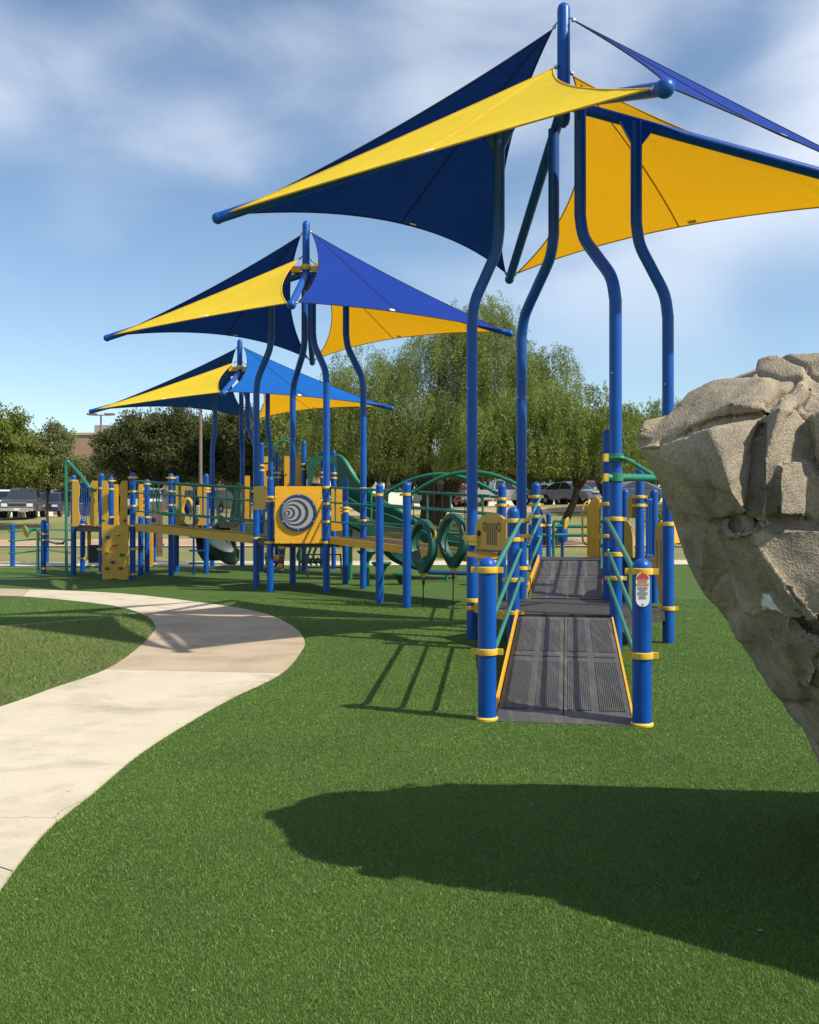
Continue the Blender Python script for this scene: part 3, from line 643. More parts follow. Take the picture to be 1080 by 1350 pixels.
for z in (.84, 1.7): MB().tube([g0 - u_ * .1 + Vector((0, 0, z)), g0 + u_ * 1.15 + Vector((0, 0, z))], .019, 8).build('gate_rail', BLUE, rp)
outline(rp, 'box_panel', TAN, (X(829, 14.2), 14.2), (X(840, 14.0), 14.0), rrect(0, .13, 1.42, 1.74, .02), .06)
outline(rp, 'arch_panel', TAN, (X(824, 14.6), 14.6), (X(838, 14.4), 14.4), [(0, .8), (.19, .8), (.18, 1.15), (.14, 1.28), (.08, 1.36), (0, 1.39)], .025)
outline(rp, 'arch_panel', YPL, (X(888, 14.4), 14.4), (X(896, 14.4), 14.4), rrect(0, .12, 1.05, 1.35, .03), .03)

# ------------------------------------------------------------------ arched ring climber
rc = thing('ring_climber', 'green arched overhead rails carrying two hanging oval rings', 'climber', (X(570, 14.7), 14.7, 0))
A1 = Vector((X(500.5, 15.4), 15.4, 0)); A2 = Vector((X(536.5, 14.55), 14.55, 0)); B1 = Vector((X(662, 14.7), 14.7, 0))
post(rc, A1.x, A1.y, Zp(637, 15.4), (Zp(652.5, 15.4),), ear=(1, -.3)); post(rc, A2.x, A2.y, Zp(635, 14.55), (Zp(652, 14.55),), ear=(1, -.3))
def bow(a, b, za, zb, zp, k=12):
    P = []
    for j in range(k + 1):
        t = j / k; base = a + (b - a) * t; z = za + (zb - za) * t; P.append(Vector((base.x, base.y, z + 4 * t * (1 - t) * (zp - (za + zb) / 2))))
    return P
ar1 = bow(A1 + Vector((.07, -.02, 0)), B1 - Vector((.07, -.02, 0)), 1.80, 1.80, 2.13); ar2 = bow(A2 + Vector((.07, -.02, 0)), Q1 - Vector((.07, -.02, 0)), 1.79, 1.79, 2.13)
for P in (ar1, ar2): MB().tube(P, .030, 12).build('arch_rail', GRN, rc)
ad = (B1 - A1).normalized(); ap = Vector((-ad.y, ad.x, 0))
def ring(px, py, d, w, h, rot, label):
    c = W(px, py, d); t = thing('hanging_ring', label, 'ring', (c.x, c.y, 0), 'rings hung in the arched climber')
    ax = Vector((math.cos(rot), math.sin(rot), 0)); nn = Vector((-ax.y, ax.x, 0))
    N = 28; mb = MB(); vs = []; fs = []
    for i in range(N):
        a = 2 * math.pi * i / N
        s, z = math.cos(a), math.sin(a)
        ow, oz = s * w / 2, z * h / 2
        if z < -.35: ow *= 1 - .55 * ((-z - .35) / .65) ** 1.3; oz *= 1 + .12 * ((-z - .35) / .65)
        iw, iz = s * (w / 2 - .078), z * (h / 2 - .088) + .015
        if z < 0: iz *= .88; iw *= 1 - .12 * z * z
        for (q, zz, dn) in ((ow, oz, -.055), (ow * 1.03, oz * 1.02, 0), (ow, oz, .055), (iw, iz, .075), (iw * .97, iz * .97, 0), (iw, iz, -.075)):
            vs.append(c + ax * q + Vector((0, 0, zz)) + nn * dn)
    for i in range(N):
        for k in range(6):
            a, b = i * 6 + k, i * 6 + (k + 1) % 6; c2, d2 = ((i + 1) % N) * 6 + (k + 1) % 6, ((i + 1) % N) * 6 + k
            fs.append((a, b, c2, d2))
    body = MB().add(vs, fs).build('ring_body', GPL, t, 50)
    MB().lathe(c - Vector((0, 0, h / 2 + .11)), [(.012, 0), (.05, .05), (.066, .085)], 12).build('bottom_cone', YEL, t)
    zt = c.z - h / 2 - .10
    MB().tube([(c.x, c.y, zt), (c.x - .01, c.y, -.01)], .010, 8).build('anchor_cable', BLK, t)
    MB().lathe((c.x, c.y, zt - .06), [(.018, -.06), (.024, 0), (.018, .06)], 10).build('cable_swage', BLK, t)
    for sg in (-1, 1):
        e = c + ax * (sg * w * .44) + Vector((0, 0, h * .20))
        MB().tube(arc([e + Vector((0, 0, -.10)), e + ax * sg * .05 + Vector((0, 0, .02)), e + ax * sg * .01 + Vector((0, 0, .14))], 4), .024, 8).build('handle', YEL, t)
        arch = min(ar1 + ar2, key=lambda p: (p.x - e.x) ** 2 + (p.y - e.y) ** 2)
        f = max(0, min(1, (e - A1).dot(ad) / (B1 - A1).length)); zz = 1.80 + 4 * f * (1 - f) * .33
        MB().tube([e + Vector((0, 0, .10)), Vector((e.x, e.y, zz))], .0085, 6).build('hanger_cable', BLK, t)
    return t
ring(558.5, 719, 14.75, .62, .83, math.radians(125), 'oval green plastic ring hanging beside the domed blue posts')
ring(598, 711.5, 14.55, .62, .83, math.radians(128), 'oval green plastic ring hanging near the toy dashboard')

# ------------------------------------------------------------------ second platform, ramps and bridge
DZ3 = 1.016
p2 = thing('play_platform', 'raised six sided deck behind the round spiral panel', 'platform', (m2[0], m2[1], 0))
deck_poly(p2, [H2[k] for k in ('M', 'T3', 'T4', 'P6', 'T2', 'T1')], DZ3)
post(p2, *H2['M'], Zp(629, 17.85), (Zp(656, 17.85), Zp(660.8, 17.85), Zp(714.5, 17.85)), ear=(1, -.2)); post(p2, *H2['P6'], Zp(631, 19.6), (1.62, 1.55))
for k, zz in (('T3', (1.99, 1.68, 1.34, .95)), ('T4', (1.99, 1.36)), ('T1', (1.95, 1.6, 1.0)), ('T2', (1.5,))):
    for z in zz: clamp(p2, *H2[k], z, ear=(1, -.2))
sp = thing('spiral_panel', 'square yellow panel with a grey and black spiral disc', 'activity panel', (X(393, 17.6), 17.6, .93))
a = Vector((X(362.5, 17.36), 17.36, 0)); b = Vector((X(424.5, 17.46), 17.46, 0)); l_ = (b - a).length; u_ = (b - a).normalized(); n_ = Vector((u_.y, -u_.x, 0))
outline(sp, 'panel_board', YPL, a, b, rrect(0, l_, .935, 2.01, .035), .03)
cc = a + u_ * (l_ * .495) + Vector((0, 0, Zp(676, 17.4))) + n_ * .016
MB().lathe(cc, [(.30, 0), (.345, 0.0), (.35, .02), (.34, .05), (.31, .055), (.30, .03)], 40, n_).build('disc_ring', BLUED, sp)
rad = [.308, .296, .245, .210, .170, .140, .105, .080, .054, .034, .016]
for k, r_ in enumerate(rad):
    c2 = cc - u_ * (.308 - r_) * .80 + n_ * (.032 + .0022 * k) + Vector((0, 0, -.01 * (.308 - r_) / .3))
    MB().lathe(c2, [(r_, 0), (r_, .0022)], 40, n_).build('spiral_print', DARK if k % 2 == 0 else GREY, sp)
for k in range(6):
    q = math.radians(90 + 60 * k); MB().sphere(cc + u_ * .325 * math.cos(q) + Vector((0, 0, .325 * math.sin(q))) + n_ * .053, .012, 8, 5).build('bolt', STEEL, sp)
for s_, z in ((.1, .955), (.37, .955), (.63, .955), (.9, .955), (.02, 1.8), (.98, 1.8)):
    MB().sphere(a + u_ * l_ * s_ + Vector((0, 0, z)) + n_ * .014, .014, 8, 5).build('bolt', YEL, sp)
tp = outline(p2, 'speckled_panel', TAN, (X(335.5, 18.55), 18.55), (X(352, 18.0), 18.0), rrect(0, .58, Zp(671.5, 18.3), Zp(641, 18.3), .02), .03)
def bridge(t, nl, nr, fl, fr, z0, z1, rail_h, nbal, beam=.13, m=YPL, loops=True):
    nl, nr, fl, fr = [Vector((*p, 0)) for p in (nl, nr, fl, fr)]
    zu = lambda z: Vector((0, 0, z))
    MB().prism([nl + zu(z0), nr + zu(z1), fr + zu(z1), fl + zu(z0)], (0, 0, -.04)).build('deck', DECK, t, 30)
    for p, q in ((nl, nr), (fl, fr)):
        n = Vector((-(q - p).y, (q - p).x, 0)).normalized() * .012
        MB().prism([p - n + zu(z0 + .04), q - n + zu(z1 + .04), q - n + zu(z1 - beam + .04), p - n + zu(z0 - beam + .04)], n * 2).build('side_beam', m, t, 30)
        bl = MB()
        for k in range(7):
            f = (k + .5) / 7
            for s in (-1, 1): bl.sphere(p + (q - p) * f + zu(z0 + (z1 - z0) * f - .04) + n * s * 1.05, .010, 6, 4)
        bl.build('bolt', STEEL, t)
        for i, h in enumerate(rail_h):
            MB().tube([p + zu(z0 + h), (p + q) / 2 + zu((z0 + z1) / 2 + h), q + zu(z1 + h)], .022 if i == 0 else .017, 8).build('rail', GRN, t)
        for k in range(nbal):
            f = (k + .12) / (nbal - .76); f = min(f, .97); c = p + (q - p) * f; z = z0 + (z1 - z0) * f
            MB().tube([c + zu(z + rail_h[-1]), c + zu(z + rail_h[0])], .017, 8).build('baluster', GRN, t)
br = thing('sloped_bridge', 'yellow sided ramp with green rails running behind the hanging rings', 'bridge', (X(540, 16), 16, 0))
bridge(br, (X(436, 17.45), 17.45), (X(646, 14.25), 14.25), (X(484, 18.35), 18.35), (X(664, 15.3), 15.3), DZ3, DZ2, (.97, .69, .33), 4)
lb = thing('long_bridge', 'long yellow sided bridge with green rails leading to the climbing wall', 'bridge', (X(260, 20), 20, 0))
bridge(lb, (X(179, 21.0), 21.0), (X(335, 18.75), 18.75), (X(199, 22.3), 22.3), (X(354, 19.6), 19.6), 1.24, DZ3, (1.0, .74, .32), 6, .165, TAN)  # yellow side beams in tan: the shade on them is put into the colour
for (x0, y0, x1, y1, dd) in ((206, 644, 236, 640, 20.5), (286, 648, 312, 646, 19.4)):
    MB().tube(arc([W(x0, y0, dd), W(x0 + 1, y0 + 22, dd), W(x0 + 5, y0 + 32, dd), W(x0 + 14, y0 + 35, dd), W(x1 - 5, y1 + 36, dd), W(x1, y1 + 26, dd), W(x1, y1, dd)], 5), .02, 8).build('grab_loop', GRN, lb)

# ------------------------------------------------------------------ tall tower with slides
tw = thing('slide_tower', 'tall blue post tower with yellow entry panels above the slide', 'tower', (X(400, 25), 25, 0))
V = [(X(345, 24.6), 24.6), (X(400.6, 24.2), 24.2), (X(440, 25.2), 25.2), (X(425, 26.3), 26.3), (X(365, 26.4), 26.4)]
deck_poly(tw, V, 1.83)
tops = (Zp(583, 24.6), Zp(581, 24.2), Zp(594, 25.2), 3.3, 3.3)
for v, z in zip(V, tops): post(tw, *v, z, (z - .62, z - .75, 1.9))
outline(tw, 'entry_panel', YPL, (X(375, 24.3), 24.3), (X(381, 24.3), 24.3), rrect(0, .13, 1.83, 3.02, .03), .05)
outline(tw, 'entry_panel', YPL, (X(389, 24.3), 24.3), (X(399, 24.3), 24.3), rrect(0, .2, 1.83, 2.98, .03), .04)
outline(tw, 'entry_panel', YPL, (X(348, 24.8), 24.8), (X(352, 24.8), 24.8), rrect(0, .1, 1.83, 3.05, .03), .04)
outline(tw, 'side_panel', YPL, (X(437, 21.6), 21.6), (X(451, 21.6), 21.6), rrect(0, .25, 1.1, 2.1, .03), .03)
MB().tube(arc([W(347, 611, 24.3), W(355, 610, 24.1), W(361, 602, 23.9), W(363, 588, 23.8), W(370, 581.5, 23.8), W(378, 582, 23.8), W(384, 590, 23.8), W(384, 640, 23.8)], 5), .026, 8).build('grab_arch', GRN, tw)
for (a, b) in (((372, 582, 23.9), (372, 640, 23.9)), ((360, 621, 23.9), (372, 607, 23.9)), ((361, 640, 23.9), (378, 625, 23.9))):
    MB().tube([W(*a), W(*b)], .014, 6).build('net_rope', BLK, tw)
MB().box(W(354.5, 624, 23.9), (.06, .06, .07)).build('rope_clamp', BLK, tw)
def chute(t, pts, w, h, m, k=6, name='chute'):
    P = arc(pts, k); vs = []; fs = []; prof = [(-.5, 1), (-.44, 1.02), (-.40, .25), (-.25, .02), (0, 0), (.25, .02), (.40, .25), (.44, 1.02), (.5, 1), (.47, .1), (.28, -.18), (-.28, -.18), (-.47, .1)]
    for i, p in enumerate(P):
        tg = (P[min(i + 1, len(P) - 1)] - P[max(i - 1, 0)]); tg.z = 0; tg.normalize(); s = Vector((-tg.y, tg.x, 0))
        vs += [p + s * (a * w) + Vector((0, 0, b * h)) for a, b in prof]
    n = len(prof)
    for i in range(len(P) - 1): fs += [(i * n + k_, i * n + (k_ + 1) % n, (i + 1) * n + (k_ + 1) % n, (i + 1) * n + k_) for k_ in range(n)]
    fs += [tuple(range(n)), tuple((len(P) - 1) * n + k_ for k_ in reversed(range(n)))]
    return MB().add(vs, fs).build(name, m, t, 50)
sl_ = thing('wave_slide', 'long green plastic wave slide with a moulded hood on the tall tower', 'slide', (X(520, 22.5), 22.5, 0))
chute(sl_, [W(432, 650, 24.0), W(450, 652, 23.4), W(478, 668, 22.8), W(505, 684, 22.3), W(540, 697, 21.9), W(575, 715, 21.5), W(605, 726, 21.2), W(625, 729, 21.0)], 1.05, .24, GPL)
hood = MB(); hv = []; hf = []
prof = [(405, 660), (406, 615), (409, 603), (416, 601), (442, 601), (449, 604), (455, 614), (462, 632), (468, 652)]
inner = [(411, 655), (413, 625), (418, 611), (426, 606), (434, 607), (440, 612), (446, 628), (450, 645), (455, 656)]
for d in (23.5, 24.4):
    for P_ in (prof, inner): hv += [W(x, y, d) + Vector((0, 0, 0)) for x, y in P_]
n = len(prof)
for i in range(n - 1):
    hf += [(i, i + 1, n + i + 1, n + i), (2 * n + i, 3 * n + i, 3 * n + i + 1, 2 * n + i + 1), (i, 2 * n + i, 2 * n + i + 1, i + 1), (n + i, n + i + 1, 3 * n + i + 1, 3 * n + i)]
hf += [(0, n, 3 * n, 2 * n), (n - 1, 3 * n - 1, 4 * n - 1, 2 * n - 1)]
hood.add(hv, hf).build('hood', GPL, sl_, 50)
rim = [(446, 602), (453, 605), (461, 617), (470, 632), (485, 647), (505, 661), (530, 676), (556, 692), (585, 708)]
low_ = [(448, 655), (456, 658), (464, 662), (474, 668), (488, 676), (507, 686), (531, 694), (556, 706), (585, 718)]
for s_ in (-.50, .50):
    vs = []
    for (a, b), (c, e) in zip(rim, low_):
        dd = 23.9 - (a - 432) / 193 * 2.9
        vs += [W(a, b, dd) + Vector((0, s_, 0)), W(c, e, dd) + Vector((0, s_, 0)), W(c, e, dd) + Vector((0, s_ + .05, 0)), W(a, b, dd) + Vector((0, s_ + .05, 0))]
    fs = []
    for k in range(len(rim) - 1): fs += [(4 * k + q, 4 * k + (q + 1) % 4, 4 * k + 4 + (q + 1) % 4, 4 * k + 4 + q) for q in range(4)]
    MB().add(vs, fs + [(0, 1, 2, 3), (4 * len(rim) - 1, 4 * len(rim) - 2, 4 * len(rim) - 3, 4 * len(rim) - 4)]).build('side_wall', GPL, sl_, 30)
    MB().tube(arc([vs[4 * k] + Vector((0, .025, 0)) for k in range(len(rim))], 3), .045, 8).build('rim', GRN, sl_)
MB().tube([W(560, 712, 21.6) + Vector((0, .1, 0)), Vector((X(560, 21.6), 21.7, -.02))], .05, 10).build('support_leg', GRN, sl_)
s2 = thing('low_slide', 'short green plastic slide emerging below the sloped bridge', 'slide', (X(510, 21), 21.0, 0))
chute(s2, [W(452, 690, 20.9), W(470, 697, 20.9), W(498, 718, 21.0), W(520, 738, 21.1), W(545, 748, 21.2), W(562, 750, 21.2)], .75, .22, GPL)
MB().tube([W(500, 722, 21.0), Vector((X(500, 21.0), 21.0, -.02))], .05, 10).build('support_leg', GRN, s2)
MB().tube([W(462, 697, 20.9), Vector((X(462, 20.9), 20.9, -.02))], .05, 10).build('support_leg', GRN, s2)
# stepping pods, beam and small climbers under the decks
for (px, py, by, lab) in ((484, 727, 772, 'green stepping pod on tall stem beside the tall canopy post'), (503, 742, 773, 'green stepping pod standing behind the first ring post'), (530, 757, 771, 'low green stepping pod between the two ring posts'), (642, 745, 772, 'green stepping pod partly hidden by the entrance handrail')):
    x, y = G(px, by); t = thing('stepping_pod', lab, 'stepping pod', (x, y, 0), 'stepping pods on the turf')
    z = Zp(py, y)
    MB().lathe((x, y, z), [(.03, -.26), (.06, -.2), (.12, -.09), (.2, -.02), (.215, .0), (.2, .02), (.05, .026)], 18).build('pod_top', GPL, t); MB().lathe((x, y, 0), [(.055, -.02), (.05, z - .2)], 12).build('stem', GRN, t)
bb = thing('balance_beam', 'low dark blue balance beam on green legs behind the rings', 'balance beam', (*G(595, 767), 0))
y_ = G(595, 767)[1]
MB().tube([W(563, 754.5, y_), W(622, 756, y_)], .05, 10).build('beam', BLUED, bb)
for px in (589, 618): MB().tube([W(px, 756, y_), (X(px, y_), y_, -.02)], .035, 10).build('leg', GRN, bb)
fc = thing('bar_climber', 'low black bent bar climber frame under the spiral panel', 'climber', (X(425, 22), 22, 0))
for P_ in ([(404, 730, 22.2), (405, 748, 22.2), (406, 764.5, 21.5)], [(449, 730, 22.2), (450, 748, 22.2), (452, 763, 21.8)]): MB().tube([W(*q) for q in P_], .02, 8).build('upright', BLK, fc)
for a, b in (((404, 731, 22.2), (449, 731, 22.2)), ((405, 748, 22.2), (450, 748, 22.2)), ((406, 764, 21.5), (452, 762.5, 21.8))): MB().tube([W(*a), W(*b)], .018, 8).build('crossbar', BLK, fc)
cn = thing('net_climber', 'green looping net climber hanging behind the spiral panel posts', 'climber', (X(410, 23.5), 23.5, 0))
for k in range(4):
    x0 = 396 + k * 7
    MB().tube(arc([W(x0, 722, 23.4), W(x0 - 4, 735, 23.4), W(x0 + 5, 742, 23.4), W(x0 + 9, 736, 23.4), W(x0 + 15, 745, 23.4)], 4), .03, 8).build('loop', GPL, cn)
MB().tube([W(395, 720, 23.4), (X(395, 23.4), 23.4, -.02)], .035, 8).build('upright', GRN, cn); MB().tube([W(428, 720, 23.4), (X(428, 23.4), 23.4, -.02)], .035, 8).build('upright', GRN, cn)
MB().tube([W(395, 720, 23.4), W(428, 720, 23.4)], .035, 8).build('crossbar', GRN, cn)
sb = thing('step_climber', 'brown board climber with orange foot pads under the spiral panel', 'climber', (X(362, 20.3), 20.3, 0))
BRN = mat('brown_recycled_board', (0.10, 0.07, 0.05), 0.7, var=0.2, vscale=12)
for (x0, x1) in ((350, 356), (367, 374.5)):
    MB().prism([W(x0 + 2.5, 714, 20.6), W(x1 + 2.5, 714, 20.6), W(x1 - 1, 752, 20.1), W(x0 - 1, 752, 20.1)], (0, .05, 0)).build('board', BRN, sb)
for (x, y) in ((371, 721), (364, 736), (369, 747), (352, 748.5), (353, 731)):
    q = W(x, y, 20.2); MB().lathe(q, [(.06, 0), (.07, .02), (.05, .05)], 14, (0, -1, .25)).build('foot_pad', YPL, sb); MB().lathe(q - Vector((0, .0, .06)), [(.07, .0), (.055, .03)], 12, (0, -1, .25)).build('pad_bracket', BLUE, sb)

# ------------------------------------------------------------------ middle deck with gate panels and dark slide
p3 = thing('gate_platform', 'deck with arched yellow gate panels behind the long bridge', 'platform', (X(250, 23), 23, 0))
K = (X(225.6, 22.2), 22.2); Lq = (X(232.7, 23.8), 23.8); Mq = (X(272, 23.1), 23.1); Nq = (X(279.3, 24.6), 24.6)
deck_poly(p3, [K, Mq, Nq, Lq], 1.24)
post(p3, *K, Zp(624, 22.2), (Zp(630, 22.2), Zp(648, 22.2), Zp(666, 22.2))); post(p3, *Lq, Zp(627, 23.8)); post(p3, *Mq, Zp(624.4, 23.1), (Zp(644, 23.1), Zp(648, 23.1)))
for (x0, x1, sd) in ((232, 248, 1), (260, 272, -1)):
    w_ = (x1 - x0) / F * 22.9
    if sd > 0: pts = [(0, 1.22), (w_ * .95, 1.22), (w_ * .6, 1.35), (w_ * .62, 1.62), (w_ * .7, 2.1), (w_ * 1.0, 2.22), (0, 2.22)]
    else: pts = [(w_, 1.22), (0, 1.22), (w_ * .3, 1.40), (w_ * .3, 1.85), (0, 1.98), (0.02, 2.18), (w_, 2.18)]
    outline(p3, 'gate_panel', TAN, (X(x0, 22.9), 22.9), (X(x1, 22.9), 22.9), pts, .03)
MB().tube(arc([W(242, 686, 22.8), W(240, 672, 22.8), W(243, 662, 22.8), W(248, 658, 22.8), W(252, 663, 22.8), W(254, 674, 22.8), W(252, 686, 22.8)], 4), .05, 8).build('arch_trim', TAN, p3)
MB().sphere(W(247.5, 669, 22.95), (.09, .05, .17), 12, 8).build('bubble_window', BLUED, p3)
outline(p3, 'back_panel', YPL, (X(323, 25.3), 25.3), (X(329, 25.3), 25.3), rrect(0, .13, 1.3, 2.55, .03), .04)
lad = MB().tube([W(255.5, 640, 22.3), W(255.5, 758, 22.3)], .026, 8).build('ladder_upright', BLUED, p3)
for y in (708, 726, 743): MB().tube([W(250, y, 22.3), W(271, y, 22.9)], .022, 8).build('ladder_rung', BLUED, p3)
ds = thing('dark_slide', 'short dark green slide curving out below the long bridge', 'slide', (X(285, 24), 24, 0))
chute(ds, [W(272, 693, 24.4), W(280, 700, 24.2), W(288, 716, 24.0), W(296, 733, 23.8), W(306, 741, 23.7), W(311, 741.5, 23.7)], .85, .28, GPD)
MB().prism([W(257, 700, 24.3), W(297, 700, 24.3), W(302, 722, 24.1), W(300, 738, 24.0), W(268, 740, 24.0), W(260, 728, 24.2)], (0, .25, 0)).build('slide_bedway', GPD, ds)
MB().prism([W(286, 688, 24.3), W(316, 688, 24.3), W(306, 696, 24.3), W(290, 696, 24.3)], (0, .6, 0)).build('entry_deck', DECK, ds)
MB().prism([W(302, 688, 24.8), W(318, 688, 24.8), W(318, 640, 24.8), W(313, 636, 24.8), W(308, 640, 24.8), W(307, 660, 24.8)], (0, .3, 0)).build('hood', GPD, ds)

# ------------------------------------------------------------------ climbing wall platform at the end
p4 = thing('climbing_platform', 'yellow panelled play platform with blue posts at the climbing wall', 'platform', (X(140, 22), 22, 0))
PC = (X(97, 22.6), 22.6); PE = (X(134, 21.6), 21.6); PG = (X(175, 21.1), 21.1); PF = (X(146.6, 23.4), 23.4); PI = (X(194, 23.6), 23.6); PH = (X(185.7, 22.5), 22.5); PB = (X(112, 24.4), 24.4)
deck_poly(p4, [PC, PE, PG, PH, PI, PF, PB], 1.22)
for q, y, cl in ((PC, 626, (634, 692.5)), (PE, 623.5, (644, 693, 724, 755)), (PG, 622.5, (629.5, 648, 667, 693, 724, 757)), (PF, 628, (634, 645, 682)), (PI, 631.6, (638, 682)), (PH, 680, ())):
    post(p4, *q, Zp(y, q[1]), [Zp(c, q[1]) for c in cl], ear=(1, -.1))
post(p4, X(202.6, 26.0), 26.0, Zp(682, 26), (Zp(690, 26.0), Zp(743, 26)))
post(p4, X(109, 24), 24.0, Zp(684, 24.0), (Zp(692, 24), Zp(736, 24)))
zt, zb = Zp(633.7, 21.8), Zp(694, 21.8)
def hp(x0, x1, d, sd, m=TAN, y0=633.7, y1=694):
    p = outline(p4, 'hand_hold_panel', m, (X(x0, d), d), (X(x1, d), d), wavy(0, (x1 - x0) / F * d, Zp(y1, d), Zp(y0, d), sd), .03)
hp(95.5, 105, 22.4, 1); hp(118.5, 128.5, 21.8, -1); hp(134.5, 143, 21.3, 1); hp(157.5, 168, 21.2, -1)
outline(p4, 'back_panel', YPL, (X(150, 23.6), 23.6), (X(155.5, 23.6), 23.6), rrect(0, .11, 1.2, 2.26, .03), .04)
outline(p4, 'back_panel', YPL, (X(181.5, 23.0), 23.0), (X(188, 23.0), 23.0), rrect(0, .13, 1.2, 2.24, .03), .04)
outline(p4, 'lower_panel', YPL, (X(196.5, 24.5), 24.5), (X(202, 24.5), 24.5), rrect(0, .11, .1, 1.1, .03), .04)
outline(p4, 'twisted_panel', YPL, (X(115.5, 23.3), 23.3), (X(119.5, 23.3), 23.3), rrect(0, .08, Zp(738, 23.3), Zp(682, 23.3), .02), .05)
for k in range(6):
    x = 104.5 + k * 3.1; MB().tube([W(x, 637, 24.3), W(x, 690, 24.3)], .013, 6).build('barrier_bar', BLUE, p4)
for y in (637, 690): MB().tube([W(102, y, 24.3), W(123, y, 24.3)], .022, 8).build('barrier_rail', BLUE, p4)
MB().box(W(128, 730, 23.2), (.16, .16, .22)).build('storage_box', GPD, p4)
cw = thing('climbing_wall', 'yellow climbing panel with coloured hand holds below the platform', 'climbing wall', (X(152, 20.95), 20.95, 0))
dW = 20.95; w_ = (169.5 - 135) / F * dW; zz0, zz1 = .02, Zp(692, dW)
ed = [(0, zz0), (w_ * .2, zz0 - .01), (w_ * .5, zz0 + .02), (w_ * .8, zz0 - .02), (w_, zz0)]
for k in range(1, 9): ed.append((w_ + .012 * math.sin(k * 1.9), zz0 + (zz1 - zz0) * k / 9))
ed += [(w_, zz1), (0, zz1)]
for k in range(8, 0, -1): ed.append((.012 * math.sin(k * 2.3), zz0 + (zz1 - zz0) * k / 9))
outline(cw, 'wall_board', TAN, (X(135, dW), dW), (X(169.5, dW), dW), ed, .06)
HC = {'r': mat('red_hold', (.42, .03, .03), .5), 'g': mat('green_hold', (.01, .16, .06), .5), 'b': mat('blue_hold', (.02, .08, .2), .5), 'o': TAN}
for x, y, c in ((136.5, 686, 'g'), (164.5, 686, 'r'), (141.5, 708, 'b'), (155.5, 704.5, 'o'), (151.5, 718.5, 'r'), (141, 728.5, 'o'), (160.5, 731.5, 'g'), (148.5, 741, 'b'), (141, 749.5, 'g'), (159, 749, 'r')):
    q = W(x, y, dW - .045); MB().sphere(q, (.055, .045, .036), 10, 6).build('hand_hold', HC[c], cw).rotation_euler = (0, 0, 0)
fp = thing('fire_pole', 'thin green sliding pole bent over towards the climbing platform', 'pole', (*G(87.6, 761), 0))
MB().tube(arc([W(87.6, 761.5, 21.9), W(87.4, 700, 21.9), W(87, 630, 21.9), W(86.8, 612, 21.9), W(88.5, 608, 21.9), W(92, 611, 21.9), W(105, 625, 21.8), W(116, 640, 21.7), W(121, 645.5, 21.7), W(127, 646.5, 21.7)], 5), .036, 8).build('pole', GRN, fp)
MB().tube(arc([W(88, 637, 21.9), W(90, 645, 22.1), W(95, 647.5, 22.3)], 5), .022, 8).build('stand_off', GRN, fp)
# rails and talk tube left of the platform
br4 = thing('rail_barrier', 'low green three bar barrier on domed blue posts near the pickup', 'barrier', (X(57, 25), 25, 0))
PA = (X(16.7, 26.4), 26.4); PBb = (X(57.4, 23.0), 23.0); PB2 = (X(61.7, 28.4), 28.4)
post(br4, *PA, Zp(690, 26.4), ()); post(br4, *PBb, Zp(685, 23.0), (Zp(704, 23), Zp(712, 23), Zp(749.5, 23))); post(br4, *PB2, Zp(689.5, 28.4), ())
for z in (Zp(700.5, 26.4), Zp(713, 26.4), Zp(729.5, 26.4)):
    MB().tube([(*PA, z), (*PB2, z + .02)], .024, 8).build('rail', GRN, br4); MB().tube([(*PB2, z + .02), (X(100, 25), 25.0, z + .05)], .024, 8).build('rail', GRN, br4)
    clamp(br4, *PA, z, m=GRN)
MB().tube(arc([W(62, 713, 23.0), W(72, 716, 22.9), W(80, 716.5, 22.8), W(87, 713, 22.7), W(97, 711, 22.6)], 5), .02, 8).build('chain_link', GRN, br4)
for px in (75, 78.5, 83): MB().sphere(W(px, 716.5, 22.85), .035, 8, 6).build('bead', INK, br4)
def talk_tube(label, px, base_y, top_y, bell, face):
    x, y = G(px, base_y); t = thing('talk_tube', label, 'talk tube', (x, y, 0)); sg = 1 if bell > px else -1
    pts = arc([(x, y, -.02), (x, y, Zp(top_y, y) * .6), (x, y, Zp(top_y, y) - .08), (x + sg * .05, y, Zp(top_y, y)), (X(bell, y) - sg * .07, y, Zp(top_y, y) - .01)], 5)
    MB().tube(pts, .036, 10).build('tube', GRN, t); d = Vector((sg, face, -.35)).normalized()
    c = Vector(pts[-1]); MB().lathe(c, [(.036, -.02), (.05, .03), (.13, .13), (.14, .14)], 18, d).build('bell', GRN, t)
    MB().lathe(c, [(.15, .138), (.155, .15), (.14, .165)], 20, d).build('bell_cover', TAN, t)
talk_tube('green talking tube with tan bell beside the low barrier', 50, 757.5, 698, 38, -.9)
talk_tube('green talking tube with tan bell beyond the ramp landing', 730, 762, 687, 743, -.5)
bp_ = thing('play_barrel', 'bright blue play barrel mounted between rails beyond the landing', 'barrel', (X(741.5, 27), 27, 0))
MB().lathe((X(741.5, 27), 27, 0), [(.14, Zp(714, 27)), (.16, Zp(712, 27)), (.16, Zp(702, 27)), (.15, Zp(701.5, 27)), (.16, Zp(701, 27)), (.16, Zp(692, 27)), (.13, Zp(690.5, 27))], 20).build('barrel', BLUE, bp_)
MB().tube([(X(741.5, 27), 27, -.02), (X(741.5, 27), 27, Zp(712, 27))], .05, 10).build('stem', BLUED, bp_)
fr = thing('far_rail', 'green double rail with short blue posts beyond the landing', 'barrier', (X(750, 25), 25, 0))
for px in (700, 723.5, 800): post(fr, X(px, 24), 24, Zp(676 if px == 723.5 else 690, 24), (Zp(692.5, 24),) if px == 723.5 else ())
for y in (694, 705.5): MB().tube([W(700, y, 24.0), W(800, y, 24.0)], .045, 8).build('rail', GRN, fr)

